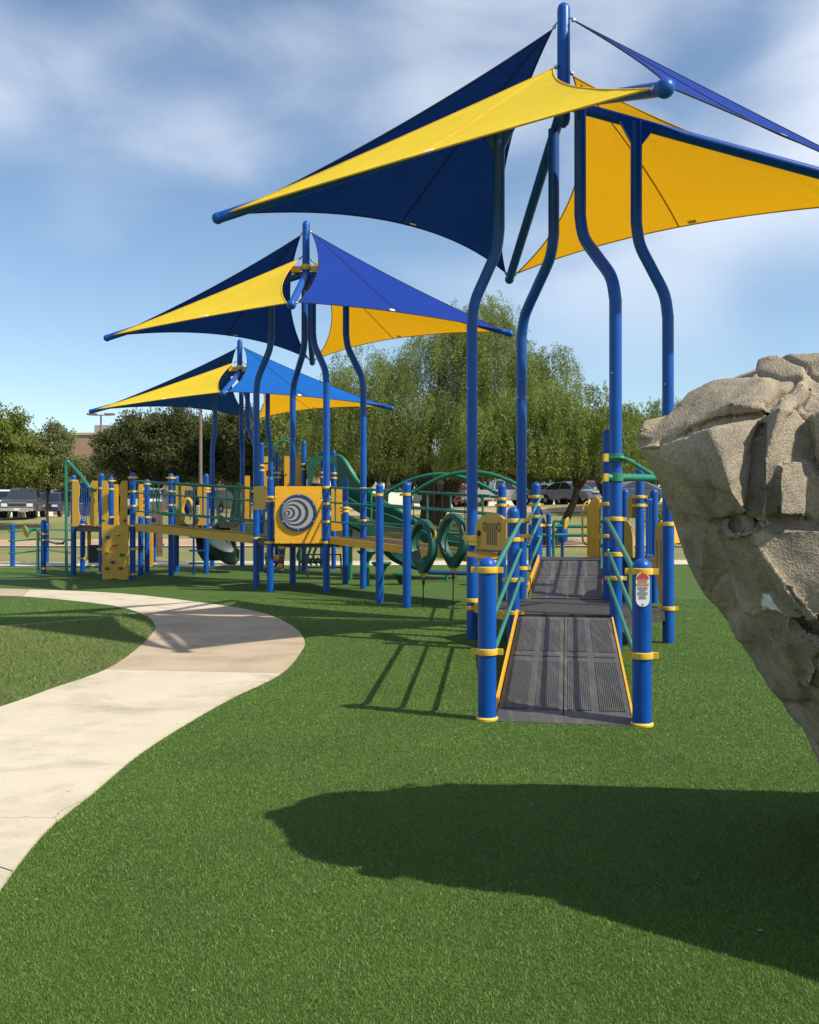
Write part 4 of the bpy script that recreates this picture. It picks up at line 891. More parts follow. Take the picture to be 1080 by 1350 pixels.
# ------------------------------------------------------------------ climbing boulder
def hull(pts):
    bm = bmesh.new(); [bm.verts.new(p) for p in pts]
    r = bmesh.ops.convex_hull(bm, input=bm.verts)
    bmesh.ops.delete(bm, geom=list({e for e in r['geom_interior'] if isinstance(e, bmesh.types.BMVert)}), context='VERTS')
    bm.verts.index_update(); vs = [v.co.copy() for v in bm.verts]; fs = [tuple(v.index for v in f.verts) for f in bm.faces]; bm.free(); return vs, fs
def chunk(front, back): return hull([W(*p) for p in front] + [(Vector(p) if len(p) == 3 and p[1] < 20 else W(*p)) for p in back])
SHP = [G(*q) for q in ((335, 1088), (345, 1080), (455, 1052), (570, 1029), (720, 1042), (890, 1066), (960, 1042), (1080, 1046), (1500, 1050))] + [(9, 2.2), (2.2, 2.2)] + [G(*q) for q in ((1080, 1312), (730, 1222), (690, 1192), (500, 1142), (350, 1100))]
def shade_ok(p):
    k = p[2] / SUN.z; return bool(inpoly(np.array([p[0] - SUN.x * k]), np.array([p[1] - SUN.y * k]), SHP)[0])
def chunk(front, back):
    B = []
    for p in back:
        if p[1] < 20: B.append(fit(Vector(p))); continue
        d = p[2]
        while d > 3.45 and not shade_ok(W(p[0], p[1], d)): d -= .04
        B.append(W(p[0], p[1], d))
    return hull([W(*p) for p in front] + B)
def fit(p):
    p = Vector(p); c = Vector((2.7, 3.3, min(p.z, .8)))
    for _ in range(40):
        if p.z < .1 or shade_ok(p): return p
        p = p + (c - p) * .03
    return p
ch = []
ch.append(chunk([(852, 574, 3.66), (872, 553, 3.72), (893, 542, 3.74), (905, 517, 3.78), (930, 504, 3.76), (957, 498, 3.72), (1012, 498, 3.52), (1014, 541, 3.34), (962, 530, 3.38), (935, 557, 3.44), (860, 588, 3.58)], [(900, 548, 4.4), (960, 505, 4.5), (1030, 498, 4.4), (1060, 540, 4.2)]))
ch.append(chunk([(833, 578, 3.70), (848, 550, 3.76), (888, 543, 3.80), (852, 578, 3.68), (843, 598, 3.68)], [(845, 565, 4.2), (890, 550, 4.4), (930, 590, 4.2)]))
ch.append(chunk([(1000, 475, 3.85), (1015, 470, 3.8), (1050, 467, 3.76), (1130, 462, 3.65), (1260, 472, 3.55), (994, 496, 3.74), (1120, 530, 3.36), (1260, 545, 3.2)], [(1010, 480, 4.8), (1200, 470, 4.9), (1300, 480, 4.6), (1010, 560, 4.4), (1260, 600, 4.4)]))
ch.append(chunk([(836, 588, 3.66), (842, 600, 3.68), (868, 589, 3.52), (935, 565, 3.30), (950, 600, 3.20), (965, 650, 3.16), (985, 680, 3.18), (1007, 550, 3.34), (1003, 610, 3.33), (997, 688, 3.30), (960, 690, 3.30), (930, 692, 3.46), (893, 679, 3.76), (868, 636, 3.74)], [(840, 592, 4.2), (893, 668, 4.5), (1000, 560, 4.7), (1000, 690, 4.7)]))
ch.append(chunk([(1012, 548, 3.24), (1030, 535, 3.20), (1085, 545, 3.36), (1110, 640, 3.36), (1080, 690, 3.28), (1003, 689, 3.16), (1008, 610, 3.16), (1030, 600, 3.18)], [(1010, 560, 4.6), (1010, 690, 4.6), (1140, 600, 4.4)]))
ch.append(chunk([(1029, 606, 3.06), (1058, 607, 3.13), (1066, 640, 3.14), (1064, 682, 3.12), (1027, 684, 3.05)], [(1040, 640, 3.6), (1060, 660, 3.6)]))
ch.append(chunk([(1012, 548, 3.24), (1030, 522, 3.28), (1058, 498, 3.40), (1078, 512, 3.34), (1050, 545, 3.22)], [(1040, 530, 3.9), (1080, 520, 3.9)]))
ch.append(chunk([(1066, 545, 3.22), (1110, 520, 3.16), (1200, 515, 3.05), (1320, 560, 2.95), (1330, 720, 2.9), (1100, 692, 3.12), (1074, 690, 3.2), (1078, 620, 3.22)], [(1320, 540, 4.6), (1110, 560, 4.6), (1110, 700, 4.6), (1330, 700, 4.8)]))
ch.append(chunk([(934, 699, 3.46), (985, 697, 3.16), (1012, 740, 3.10), (1040, 780, 3.08), (1078, 822, 3.06), (1040, 825, 3.22), (1010, 812, 3.38), (978, 808, 3.58), (950, 748, 3.56)], [(940, 710, 4.3), (1070, 720, 4.3), (985, 806, 4.3), (1080, 700, 3.6)]))
ch.append(chunk([(990, 697, 3.16), (1020, 690, 3.30), (1090, 692, 3.24), (1320, 700, 2.95), (1330, 870, 2.9), (1110, 850, 3.06), (1084, 815, 3.09), (1040, 765, 3.11)], [(1010, 700, 4.3), (1320, 700, 4.8), (1330, 860, 4.8), (1090, 850, 4.3)]))
ch.append(chunk([(893, 680, 3.90), (892, 712, 3.92), (905, 752, 3.96), (920, 786, 3.96), (955, 810, 3.96), (985, 815, 3.84), (945, 720, 3.72), (925, 690, 3.62), (905, 660, 3.9)], [(900, 690, 4.5), (960, 806, 4.5), (1000, 800, 4.5), (1000, 640, 4.4)]))
ch.append(chunk([(958, 812, 3.92), (962, 832, 3.92), (985, 862, 3.92), (1005, 882, 3.92), (1022, 912, 3.90), (1042, 952, 3.87), (1082, 1012, 3.86), (1105, 1062, 3.84), (1010, 806, 3.42), (1050, 830, 3.24), (1100, 850, 3.10), (1085, 885, 3.30), (1050, 875, 3.5), (1120, 980, 3.35)], [(970, 830, 4.4), (1100, 1000, 4.5), (2.0, 3.85, -.06), (2.2, 4.5, -.06), (2.1, 3.3, .3)]))
ch.append(chunk([(1054, 884, 3.36), (1095, 876, 3.20), (1120, 900, 3.18), (1046, 905, 3.48), (1090, 930, 3.36)], [(1080, 900, 3.9)]))
ch.append(hull([fit(p) for p in ((2.0, 4.25, 2.06), (3.3, 4.5, 2.05), (3.9, 3.5, 1.9), (3.3, 2.75, 1.75), (2.45, 2.75, 1.35), (2.15, 2.62, .6), (1.84, 2.87, 1.48), (2.0, 2.64, 1.13), (2.1, 2.45, .9), (2.1, 2.4, .5), (2.0, 2.75, .25), (2.0, 3.3, -.06), (1.95, 2.6, -.06), (3.0, 2.3, -.06), (2.6, 2.4, .7), (4.0, 3.1, -.06), (4.2, 4.1, -.06), (3.4, 4.8, -.06), (2.4, 4.7, -.06), (2.05, 4.0, -.06), (2.0, 4.3, 1.0))]))
ch.append(chunk([(846, 586, 3.78), (872, 560, 3.82), (900, 545, 3.85), (912, 525, 3.9), (960, 506, 3.84), (1010, 503, 3.62), (1100, 480, 3.8), (1010, 482, 4.0), (1250, 490, 3.7), (935, 575, 3.42), (960, 640, 3.27), (1000, 600, 3.40), (1000, 690, 3.36), (1080, 560, 3.42), (1080, 690, 3.34), (985, 705, 3.27), (1040, 775, 3.20), (1080, 815, 3.18), (895, 672, 3.95), (902, 740, 4.05), (925, 778, 4.05), (960, 815, 4.0), (1000, 865, 3.98), (1100, 860, 3.25), (1060, 930, 3.9), (1110, 1040, 3.92), (1300, 600, 3.0), (1300, 850, 3.0)], [(900, 560, 4.4), (1000, 500, 4.5), (960, 800, 4.5), (2.3, 4.5, 0)]))
ch.append(hull([fit(p) for p in ((1.45, 3.8, 1.75), (1.5, 3.75, 1.3), (1.55, 4.4, 1.8), (2.3, 3.3, 1.85), (2.3, 3.3, 1.0), (2.4, 4.5, 1.95), (2.3, 4.5, 1.0), (1.65, 4.2, 1.2))]))
ch.append(hull([W(*p) for p in ((835, 582, 3.71), (842, 566, 3.76), (868, 556, 3.80), (892, 548, 3.84), (846, 599, 3.72), (872, 632, 3.80), (910, 600, 3.55), (880, 580, 3.57), (858, 582, 3.64), (920, 560, 3.60), (930, 650, 3.60), (880, 580, 3.9), (930, 600, 4.0))]))
rb = MB()
for vs, fs in ch: rb.add(vs, fs)
me = bpy.data.meshes.new('rock_tmp'); me.from_pydata(rb.v, [], rb.f); me.update()
bm = bmesh.new(); bm.from_mesh(me); bmesh.ops.recalc_face_normals(bm, faces=bm.faces); bm.to_mesh(me); bm.free()
tmp = bpy.data.objects.new('rock_tmp', me); C.objects.link(tmp)
md = tmp.modifiers.new('r', 'REMESH'); md.mode = 'VOXEL'; md.voxel_size = 0.0105
ms = tmp.modifiers.new('s', 'SMOOTH'); ms.factor = 0.5; ms.iterations = 1
dg = bpy.context.evaluated_depsgraph_get(); rock_me = bpy.data.meshes.new_from_object(tmp.evaluated_get(dg)); bpy.data.objects.remove(tmp)
nv = len(rock_me.vertices); co = np.empty(nv * 3, np.float32); rock_me.vertices.foreach_get('co', co); co = co.reshape(-1, 3)
no = np.empty(nv * 3, np.float32); rock_me.vertices.foreach_get('normal', no); no = no.reshape(-1, 3)
disp = np.empty(nv, np.float32)
for i in range(nv):
    p = Vector(co[i].tolist())
    q = p + noise.noise_vector(p * 1.7) * 0.25
    q = p + noise.noise_vector(p * 4.0) * 0.035
    vd, vp = noise.voronoi(q * 1.25); e = vd[1] - vd[0]; cv = vp[0]        # flat tilted faces split by cracks
    tl = noise.cell_vector(cv * 13.7) - Vector((.5, .5, .5)); k1 = min(1.0, e / .04); k1 = k1 * k1 * (3 - 2 * k1); k2 = max(0.0, 1 - e / .022)
    cell = (q * 1.25 - cv).dot(tl) * 0.055 * k1 - 0.012 * k2 * max(0.0, min(1.0, .55 + noise.noise(p * 1.9) * 1.6))
    big = noise.hetero_terrain(p * 2.2, 1.0, 2.1, 4, 0.6) * 0.006
    fine = noise.fractal(p * 11, 0.85, 2.2, 5) * 0.0052
    q2 = p + noise.noise_vector(p * 3.0) * 0.12; d2 = noise.voronoi(q2 * Vector((3.6, 3.6, 4.8)))[0]; e2 = d2[1] - d2[0]
    disp[i] = big + fine + cell  - 0.010 * max(0.0, 1 - e2 / 0.05) * max(0.0, noise.noise(p * 1.4) + .3) - 0.017 + min(1.0, max(0.0, (1.25 - p.z) / .35)) * (noise.fractal(p * 3.4, 0.9, 2.1, 4) * 0.018 - .004 - abs(noise.noise(p * Vector((4.5, 4.5, 2.2)))) * 0.045)
# creases read from the photograph, cut into the face where those sight lines meet the rock
px_ = 540 + co[:, 0] / co[:, 1] * F; py_ = HOR - (co[:, 2] - CAMH) / co[:, 1] * F
view = -(co - np.array([0, 0, CAMH])); view /= np.linalg.norm(view, axis=1)[:, None]
face = np.clip((no * view).sum(1) * 3, 0, 1) * (co[:, 1] < 4.0)
def crease(pts, w, depth):
    global disp
    best = np.full(nv, 1e9)
    jit = np.array([noise.noise(Vector((a * .06, b * .06, 0))) for a, b in zip(px_, py_)]) * 3.5
    for (x0, y0), (x1, y1) in zip(pts, pts[1:]):
        dx, dy = x1 - x0, y1 - y0; t = np.clip(((px_ - x0) * dx + (py_ - y0) * dy) / (dx * dx + dy * dy), 0, 1)
        best = np.minimum(best, np.hypot(px_ + jit - (x0 + t * dx), py_ + jit - (y0 + t * dy)))
    disp = disp - (depth * np.exp(-(best / w) ** 2) * face).astype(np.float32)
crease([(852, 592), (880, 574), (935, 556), (985, 546), (1012, 543)], 2.1, 0.034)
crease([(1012, 543), (1030, 522), (1050, 503)], 2.4, 0.040)
crease([(1005, 552), (1001, 585), (997, 620), (996, 655), (990, 688)], 2.1, 0.037)
crease([(930, 694), (960, 686), (990, 689), (1020, 683), (1045, 684), (1080, 686)], 2.2, 0.040)
crease([(1060, 540), (1070, 570), (1066, 600), (1078, 620)], 2.4, 0.034)
crease([(1040, 780), (1060, 800), (1085, 820)], 2.1, 0.034)
crease([(1035, 830), (1060, 848), (1085, 856)], 1.9, 0.032)
crease([(1058, 880), (1075, 870), (1095, 868)], 1.9, 0.030)
crease([(1066, 484), (1090, 500)], 2.6, .024); crease([(1000, 492), (1030, 500), (1055, 500)], 2.2, .02)
crease([(920, 598), (928, 625), (940, 660)], 5, .018); crease([(960, 690), (985, 740), (1000, 790)], 6, .02)
co2 = co + no * disp[:, None]
rock_me.vertices.foreach_set('co', co2.ravel()); rock_me.update(); rock_me.materials.clear()
def rock_mat():
    m = mat('boulder_stone', (0.37, 0.305, 0.215), 0.85, vscale=1.7, col2=(0.225, 0.192, 0.150), bump=0.55, bscale=130, spec=0.2, detail=10)
    nd, lk = m.node_tree.nodes, m.node_tree.links; b = nd['Principled BSDF']; tcn = nd.new('ShaderNodeTexCoord')
    old = b.inputs['Base Color'].links[0].from_socket
    n1 = nd.new('ShaderNodeTexNoise'); n1.inputs['Scale'].default_value = 4.5; n1.inputs['Detail'].default_value = 8; n1.inputs['Distortion'].default_value = .6; lk.new(tcn.outputs['Object'], n1.inputs['Vector'])
    r1 = nd.new('ShaderNodeMapRange'); r1.inputs['From Min'].default_value = .50; r1.inputs['From Max'].default_value = .68; r1.inputs['To Max'].default_value = .75; lk.new(n1.outputs['Fac'], r1.inputs['Value'])
    m1_ = nd.new('ShaderNodeMix'); m1_.data_type = 'RGBA'; lk.new(r1.outputs[0], m1_.inputs['Factor']); lk.new(old, m1_.inputs[6]); m1_.inputs[7].default_value = (.18, .155, .125, 1)
    n2 = nd.new('ShaderNodeTexNoise'); n2.inputs['Scale'].default_value = 1.3; n2.inputs['Detail'].default_value = 6; lk.new(tcn.outputs['Object'], n2.inputs['Vector'])
    r2 = nd.new('ShaderNodeMapRange'); r2.inputs['From Min'].default_value = .52; r2.inputs['From Max'].default_value = .7; r2.inputs['To Max'].default_value = .6; lk.new(n2.outputs['Fac'], r2.inputs['Value'])
    m2_ = nd.new('ShaderNodeMix'); m2_.data_type = 'RGBA'; lk.new(r2.outputs[0], m2_.inputs['Factor']); lk.new(m1_.outputs[2], m2_.inputs[6]); m2_.inputs[7].default_value = (.44, .35, .22, 1)
    n3 = nd.new('ShaderNodeTexNoise'); n3.inputs['Scale'].default_value = 90; n3.inputs['Detail'].default_value = 3; lk.new(tcn.outputs['Object'], n3.inputs['Vector'])
    r3 = nd.new('ShaderNodeMapRange'); r3.inputs['From Min'].default_value = .3; r3.inputs['From Max'].default_value = .7; r3.inputs['To Min'].default_value = .78; r3.inputs['To Max'].default_value = 1.18; lk.new(n3.outputs['Fac'], r3.inputs['Value'])
    hs = nd.new('ShaderNodeHueSaturation'); lk.new(r3.outputs[0], hs.inputs['Value']); lk.new(m2_.outputs[2], hs.inputs['Color'])
    # white paint spill: an irregular spot at one place on the stone
    sel = (np.abs(px_ - 1006) < 5) & (np.abs(py_ - 812) < 5); c = W(1006, 812, float(np.percentile(co2[sel & (face > .2)][:, 1], 15))) if (sel & (face > .2)).any() else W(1006, 812, 3.42)
    nn = nd.new('ShaderNodeTexNoise'); nn.inputs['Scale'].default_value = 14; nn.inputs['Detail'].default_value = 4; lk.new(tcn.outputs['Object'], nn.inputs['Vector'])
    va = nd.new('ShaderNodeVectorMath'); va.operation = 'SUBTRACT'; lk.new(tcn.outputs['Object'], va.inputs[0]); va.inputs[1].default_value = c
    vm = nd.new('ShaderNodeMapping'); vm.inputs['Rotation'].default_value = (0, math.radians(-38), 0); vm.inputs['Scale'].default_value = (1.35, .9, 1.15); lk.new(va.outputs[0], vm.inputs[0])
    ln = nd.new('ShaderNodeVectorMath'); ln.operation = 'LENGTH'; lk.new(vm.outputs[0], ln.inputs[0])
    ad = nd.new('ShaderNodeMath'); ad.operation = 'MULTIPLY_ADD'; lk.new(nn.outputs['Fac'], ad.inputs[0]); ad.inputs[1].default_value = .09; lk.new(ln.outputs['Value'], ad.inputs[2])
    rr = nd.new('ShaderNodeMapRange'); rr.inputs['From Min'].default_value = .132; rr.inputs['From Max'].default_value = .127; lk.new(ad.outputs[0], rr.inputs['Value'])
    m3_ = nd.new('ShaderNodeMix'); m3_.data_type = 'RGBA'; lk.new(rr.outputs[0], m3_.inputs['Factor']); lk.new(hs.outputs[0], m3_.inputs[6]); m3_.inputs[7].default_value = (.72, .74, .76, 1)
    lk.new(m3_.outputs[2], b.inputs['Base Color'])
    return m
rock = finish('climbing_boulder', rock_me, rock_mat(), None, 180)
tag(rock, 'large overhanging tan artificial climbing boulder with cracks and a white paint spot', 'boulder')

# ------------------------------------------------------------------ trees
def leafmat(name, c1, c2): return mat(name, c1, 0.6, vscale=0.5, col2=c2, trans=0.42, island=0.25, spec=0.15)
WIL = leafmat('willow_leaf', (0.265, 0.315, 0.090), (0.150, 0.190, 0.050))
WIL2 = leafmat('bright_leaf', (0.235, 0.285, 0.070), (0.150, 0.195, 0.045))
OAK = leafmat('oak_leaf', (0.130, 0.145, 0.052), (0.070, 0.086, 0.032))
YNG = leafmat('young_leaf', (0.215, 0.235, 0.085), (0.130, 0.150, 0.052))
BARK = mat('bark', (0.085, 0.062, 0.045), 0.95, var=0.25, vscale=5, bump=0.9, bscale=14, spec=0.1)
def leaf_tris(c, dirs, L, Wd):
    n = len(c); r = RNG.normal(size=(n, 3)); s = np.cross(dirs, r); s /= np.linalg.norm(s, axis=1)[:, None] + 1e-9
    L = L[:, None]; Wd = Wd[:, None]
    v = np.stack([c, c + dirs * L * .5 + s * Wd, c + dirs * L, c + dirs * L * .5 - s * Wd], 1).reshape(-1, 3)
    return v, np.arange(4 * n).reshape(-1, 4)
def unit(n):
    v = RNG.normal(size=(n, 3)); return v / np.linalg.norm(v, axis=1)[:, None]
def limbs(trunks, tips, r0):
    mb = MB()
    for T in trunks:
        P = arc([Vector(p) for p in T], 5); k = len(P); mb.tube(P, [r0 * (1 - .6 * i / (k - 1)) * (1.35 if i == 0 else 1) for i in range(k)], 9)
    for tp_, (ti, f) in tips:
        T = arc([Vector(p) for p in trunks[ti]], 5); s = T[int(f * (len(T) - 1))]; e = Vector(tp_); m_ = (s + e) / 2 + Vector((random.uniform(-.4, .4), random.uniform(-.4, .4), random.uniform(.1, .6)))
        P = arc([s, m_, e], 5); mb.tube(P, [r0 * .42 * (1 - .85 * i / (len(P) - 1)) for i in range(len(P))], 6)
    return mb
def willow_crown(blobs, nstr, slen, per, leaf=(.17, .022), zmin=2.6, bunch=10):
    # strands hang in bunches so that tresses, gaps and dark hollows appear
    nb = nstr // bunch; vol = np.array([b[3] * b[4] * b[5] for b in blobs]) ** .75; pr = vol / vol.sum()
    B = np.array(blobs)[RNG.choice(len(blobs), nb, p=pr)]
    u = unit(nb); u[:, 2] = np.abs(u[:, 2]) * 1.2 - .35; u /= np.linalg.norm(u, axis=1)[:, None]
    ctr = B[:, :3] + u * B[:, 3:6] * (RNG.random(nb) ** .33)[:, None]
    st = np.repeat(ctr, bunch, 0) + RNG.normal(size=(nb * bunch, 3)) * np.array([.30, .30, .22]); u = np.repeat(u, bunch, 0); nstr = nb * bunch
    lenb = np.repeat(.45 + .85 * RNG.random(nb), bunch)
    out = u.copy(); out[:, 2] = 0
    L = slen * lenb * (.55 + .6 * RNG.random(nstr))
    t = np.linspace(0, 1, per)[None, :] + RNG.random((nstr, per)) * .05
    sway = RNG.normal(size=(nstr, 2)) * .18
    x = st[:, None, 0] + (out[:, None, 0] * .75 * np.sin(np.clip(t * 1.7, 0, 1.57)) + sway[:, None, 0] * t) * L[:, None] * .45
    y = st[:, None, 1] + (out[:, None, 1] * .75 * np.sin(np.clip(t * 1.7, 0, 1.57)) + sway[:, None, 1] * t) * L[:, None] * .45
    z = st[:, None, 2] + (np.sin(np.clip(t * 3, 0, 3.14)) * .10 - t ** 1.4 * .95) * L[:, None]
    c = np.stack([x, y, z], -1).reshape(-1, 3) + RNG.normal(size=(nstr * per, 3)) * .055
    d = unit(len(c)) * .75 + np.array([0, 0, -.75]); d /= np.linalg.norm(d, axis=1)[:, None]
    keep = c[:, 2] > zmin + RNG.random(len(c)) * .5; c, d = c[keep], d[keep]; n = len(c)
    return leaf_tris(c, d, leaf[0] * (.7 + .7 * RNG.random(n)), leaf[1] * (.7 + .7 * RNG.random(n)))
def puff_crown(blobs, nclump, nleaf, cr_, leaf=(.15, .045), flat=.7):
    vol = np.array([b[3] * b[4] * b[5] for b in blobs]) ** .7; bi = RNG.choice(len(blobs), nclump, p=vol / vol.sum()); B = np.array(blobs)[bi]
    cc_ = B[:, :3] + unit(nclump) * B[:, 3:6] * (RNG.random(nclump) ** .38)[:, None]
    rr = cr_ * (.55 + .8 * RNG.random(nclump))
    c = np.repeat(cc_, nleaf, 0) + unit(nclump * nleaf) * (RNG.random(nclump * nleaf) ** .5 * np.repeat(rr, nleaf))[:, None] * np.array([1, 1, flat])
    d = unit(len(c)); n = len(c)
    return leaf_tris(c, d, leaf[0] * (.6 + .8 * RNG.random(n)), leaf[1] * (.6 + .8 * RNG.random(n)))
def tree(name, label, px, d, trunks, tips, r0, crown, lm, group=None, dz=0):
    x = X(px, d); z = float(terr(x, d)); t = thing(name, label, 'tree', (x, d, z), group, world=False)
    limbs(trunks, tips, r0).build('trunk', BARK, t, 60); v, f = crown; npmesh('crown', v, f, lm, t); return t
def tree_copy(t, px, d, rz, s, label, group=None, lm=None):
    x = X(px, d); r = t.copy(); C.objects.link(r); r.location = (x, d, float(terr(x, d))); r.rotation_euler = (0, 0, rz); r.scale = s; r['label'] = label
    if group: r['group'] = group
    for c in t.children:
        k = c.copy(); C.objects.link(k); k.parent = r
        if lm and c.name.startswith('crown'):
            k.material_slots[0].link = 'OBJECT'; k.material_slots[0].material = lm
    return r
# big willow: its crown spans photo columns 440..720
bw = [(-4.6, 0, 6.0, 2.2, 2.4, 2.2), (-3.2, .5, 8.2, 2.0, 2.2, 2.0), (-1.2, -.6, 6.6, 2.4, 2.6, 2.4), (0.6, 0, 9.3, 2.0, 2.2, 2.3), (2.6, .3, 11.0, 1.9, 2.2, 1.9), (3.6, -.5, 8.3, 2.4, 2.6, 2.6), (5.4, 0, 6.8, 2.3, 2.6, 2.4), (1.6, -1.5, 5.4, 2.8, 2.2, 2.2), (6.6, .5, 8.8, 1.4, 1.6, 1.2), (-5.6, .4, 4.0, 1.6, 2, 1.6), (4.6, -1.2, 4.4, 1.9, 2, 1.8), (-2.6, -1.0, 4.3, 2.2, 2, 1.6)]
tree('willow_tree', 'tall weeping willow like tree with drooping pale green strands', 563, 49, [[(0, 0, -.1), (.15, 0, 2.2), (-.3, 0, 4.5), (.4, 0, 7.2)], [(.1, 0, .4), (1.4, .2, 2.6), (2.6, 0, 5.5), (3.2, 0, 8.2)]],
     [((b[0], b[1], b[2]), (0 if b[0] < 1.5 else 1, .55)) for b in bw], .52, willow_crown(bw, 6000, 2.9, 50, (.125, .017), 2.9), WIL)
bw2 = [(-3.0, 0, 5.2, 1.7, 1.9, 1.6), (-1.2, .3, 6.6, 1.6, 1.8, 1.4), (.8, 0, 6.2, 1.8, 2, 1.6), (2.6, -.3, 5.4, 1.6, 2, 1.5), (-4.0, .2, 3.9, 1.0, 1.2, .8), (1.0, -.8, 4.4, 2.0, 1.6, 1.2), (3.4, .2, 4.2, 1.2, 1.5, 1.1), (-1.6, -.5, 4.4, 1.8, 1.5, 1.2)]
tb = tree('leaning_tree', 'bright green feathery tree with two leaning trunks beyond the ramp', 733, 43, [[(-.35, 0, -.1), (-.7, 0, 1.2), (-1.2, 0, 2.8), (-1.8, 0, 4.6)], [(-.15, 0, -.1), (.45, 0, 1.2), (.95, 0, 2.5), (1.2, 0, 4.6)]],
     [((b[0], b[1], b[2]), (0 if b[0] < 0 else 1, .7)) for b in bw2], .25, willow_crown(bw2, 2400, 1.6, 34, (.14, .021), 3.0), WIL2)
bo = [(-3.0, 0, 5.2, 1.9, 2.0, 1.7), (-1.0, .5, 6.6, 2.2, 2.2, 1.7), (1.4, 0, 6.6, 2.2, 2.2, 1.7), (3.2, 0, 5.0, 1.9, 2, 1.7), (0, -1, 5.0, 2.6, 2, 1.7), (-2.2, -.5, 3.8, 1.8, 1.6, 1.1), (2.4, -.4, 3.7, 1.7, 1.6, 1.0)]
oak = tree('oak_tree', 'rounded dark green oak tree behind the climbing platform', 208, 72, [[(0, 0, -.1), (.1, 0, 1.6), (-.2, 0, 3.4), (.1, 0, 5.5)]], [((b[0], b[1], b[2]), (0, .4)) for b in bo], .36, puff_crown(bo, 330, 150, .85, (.19, .065)), OAK)
tree_copy(oak, 318, 70, 2.1, (.98, .98, .95), 'dark green oak tree behind the lower azure canopy')
tree_copy(oak, 262, 78, 4.0, (1.0, 1.0, .98), 'dark oak tree standing behind the brown light pole')
tree_copy(oak, 112, 80, 1.1, (.62, .62, .60), 'narrow deep green tree in front of the brick building')
tree_copy(oak, 160, 84, 3.3, (.7, .7, .80), 'dark green oak tree below the twin headed car park light')
tree_copy(oak, 398, 66, .7, (.8, .8, 1.02), 'mid green tree behind the slide tower', None, WIL2)
tree_copy(oak, 440, 75, 5.0, (.9, .9, 1.12), 'pale green tree beside the tall willow', None, WIL2)
by = [(-1.3, 0, 3.4, 1.2, 1.2, 1.1), (0, .2, 4.6, 1.3, 1.3, 1.2), (1.2, 0, 3.7, 1.1, 1.2, 1.1), (0, -.4, 3.2, 1.5, 1.2, 1.0), (.4, .3, 5.4, .8, .8, .6), (-1.0, .2, 4.6, .9, .9, .8)]
yt = tree('young_tree', 'young olive green tree with slim trunk near the pickup', 63, 52, [[(0, 0, -.1), (-.02, 0, 1.2), (.03, 0, 2.6), (0, 0, 4.6)]], [((b[0], b[1], b[2]), (0, .5)) for b in by], .085, puff_crown(by, 190, 110, .52, (.13, .04)), YNG)
tree_copy(yt, 24, 72, 1.8, (1.35, 1.35, 1.22), 'olive green tree standing behind the dark grey pickup')
tree_copy(yt, -8, 50, 3.4, (1.1, 1.1, 1.22), 'pale yellow green tree beside the young tree', None, WIL2)
tree_copy(tb, 800, 62, 2.6, (.85, .85, .80), 'feathery green tree behind the red cars')
tree_copy(tb, 885, 55, 3.6, (.80, .80, .86), 'feathery green tree showing above the boulder')
tree_copy(tb, 640, 70, 1.2, (1, 1, 1.05), 'bright green tree filling the gap behind the willow')
tree_copy(tb, 505, 68, 4.4, (1, 1, .95), 'soft green tree low behind the wave slide')
for k, (px, d, s) in enumerate(((-160, 110, 1.2), (-60, 118, 1.25), (30, 120, 1.2), (470, 118, 1.1), (540, 112, 1.05), (610, 116, 1.1), (690, 118, 1.0), (760, 112, .9), (830, 118, .95), (900, 114, 1.0), (980, 118, 1.1), (1060, 112, 1.1), (1150, 115, 1.2), (350, 120, 1.05))):
    tree_copy(oak, px, d, k * 1.7, (s, s, s * .9), 'dark tree in the far row behind the car park', 'far row of trees')
bs = thing('shrub', 'small loose green shrub beside the far footpath', 'shrub', (X(878, 36), 36, 0), world=False)
v, f = puff_crown([(0, 0, 1.0, .8, .6, .8)], 60, 60, .32, (.12, .03)); npmesh('foliage', v, f, WIL2, bs)
limbs([[(0, 0, -.05), (.1, 0, .5), (-.2, 0, 1.3)], [(0, 0, -.05), (.3, 0, .8), (.5, .1, 1.5)]], [], .03).build('stem', BARK, bs)

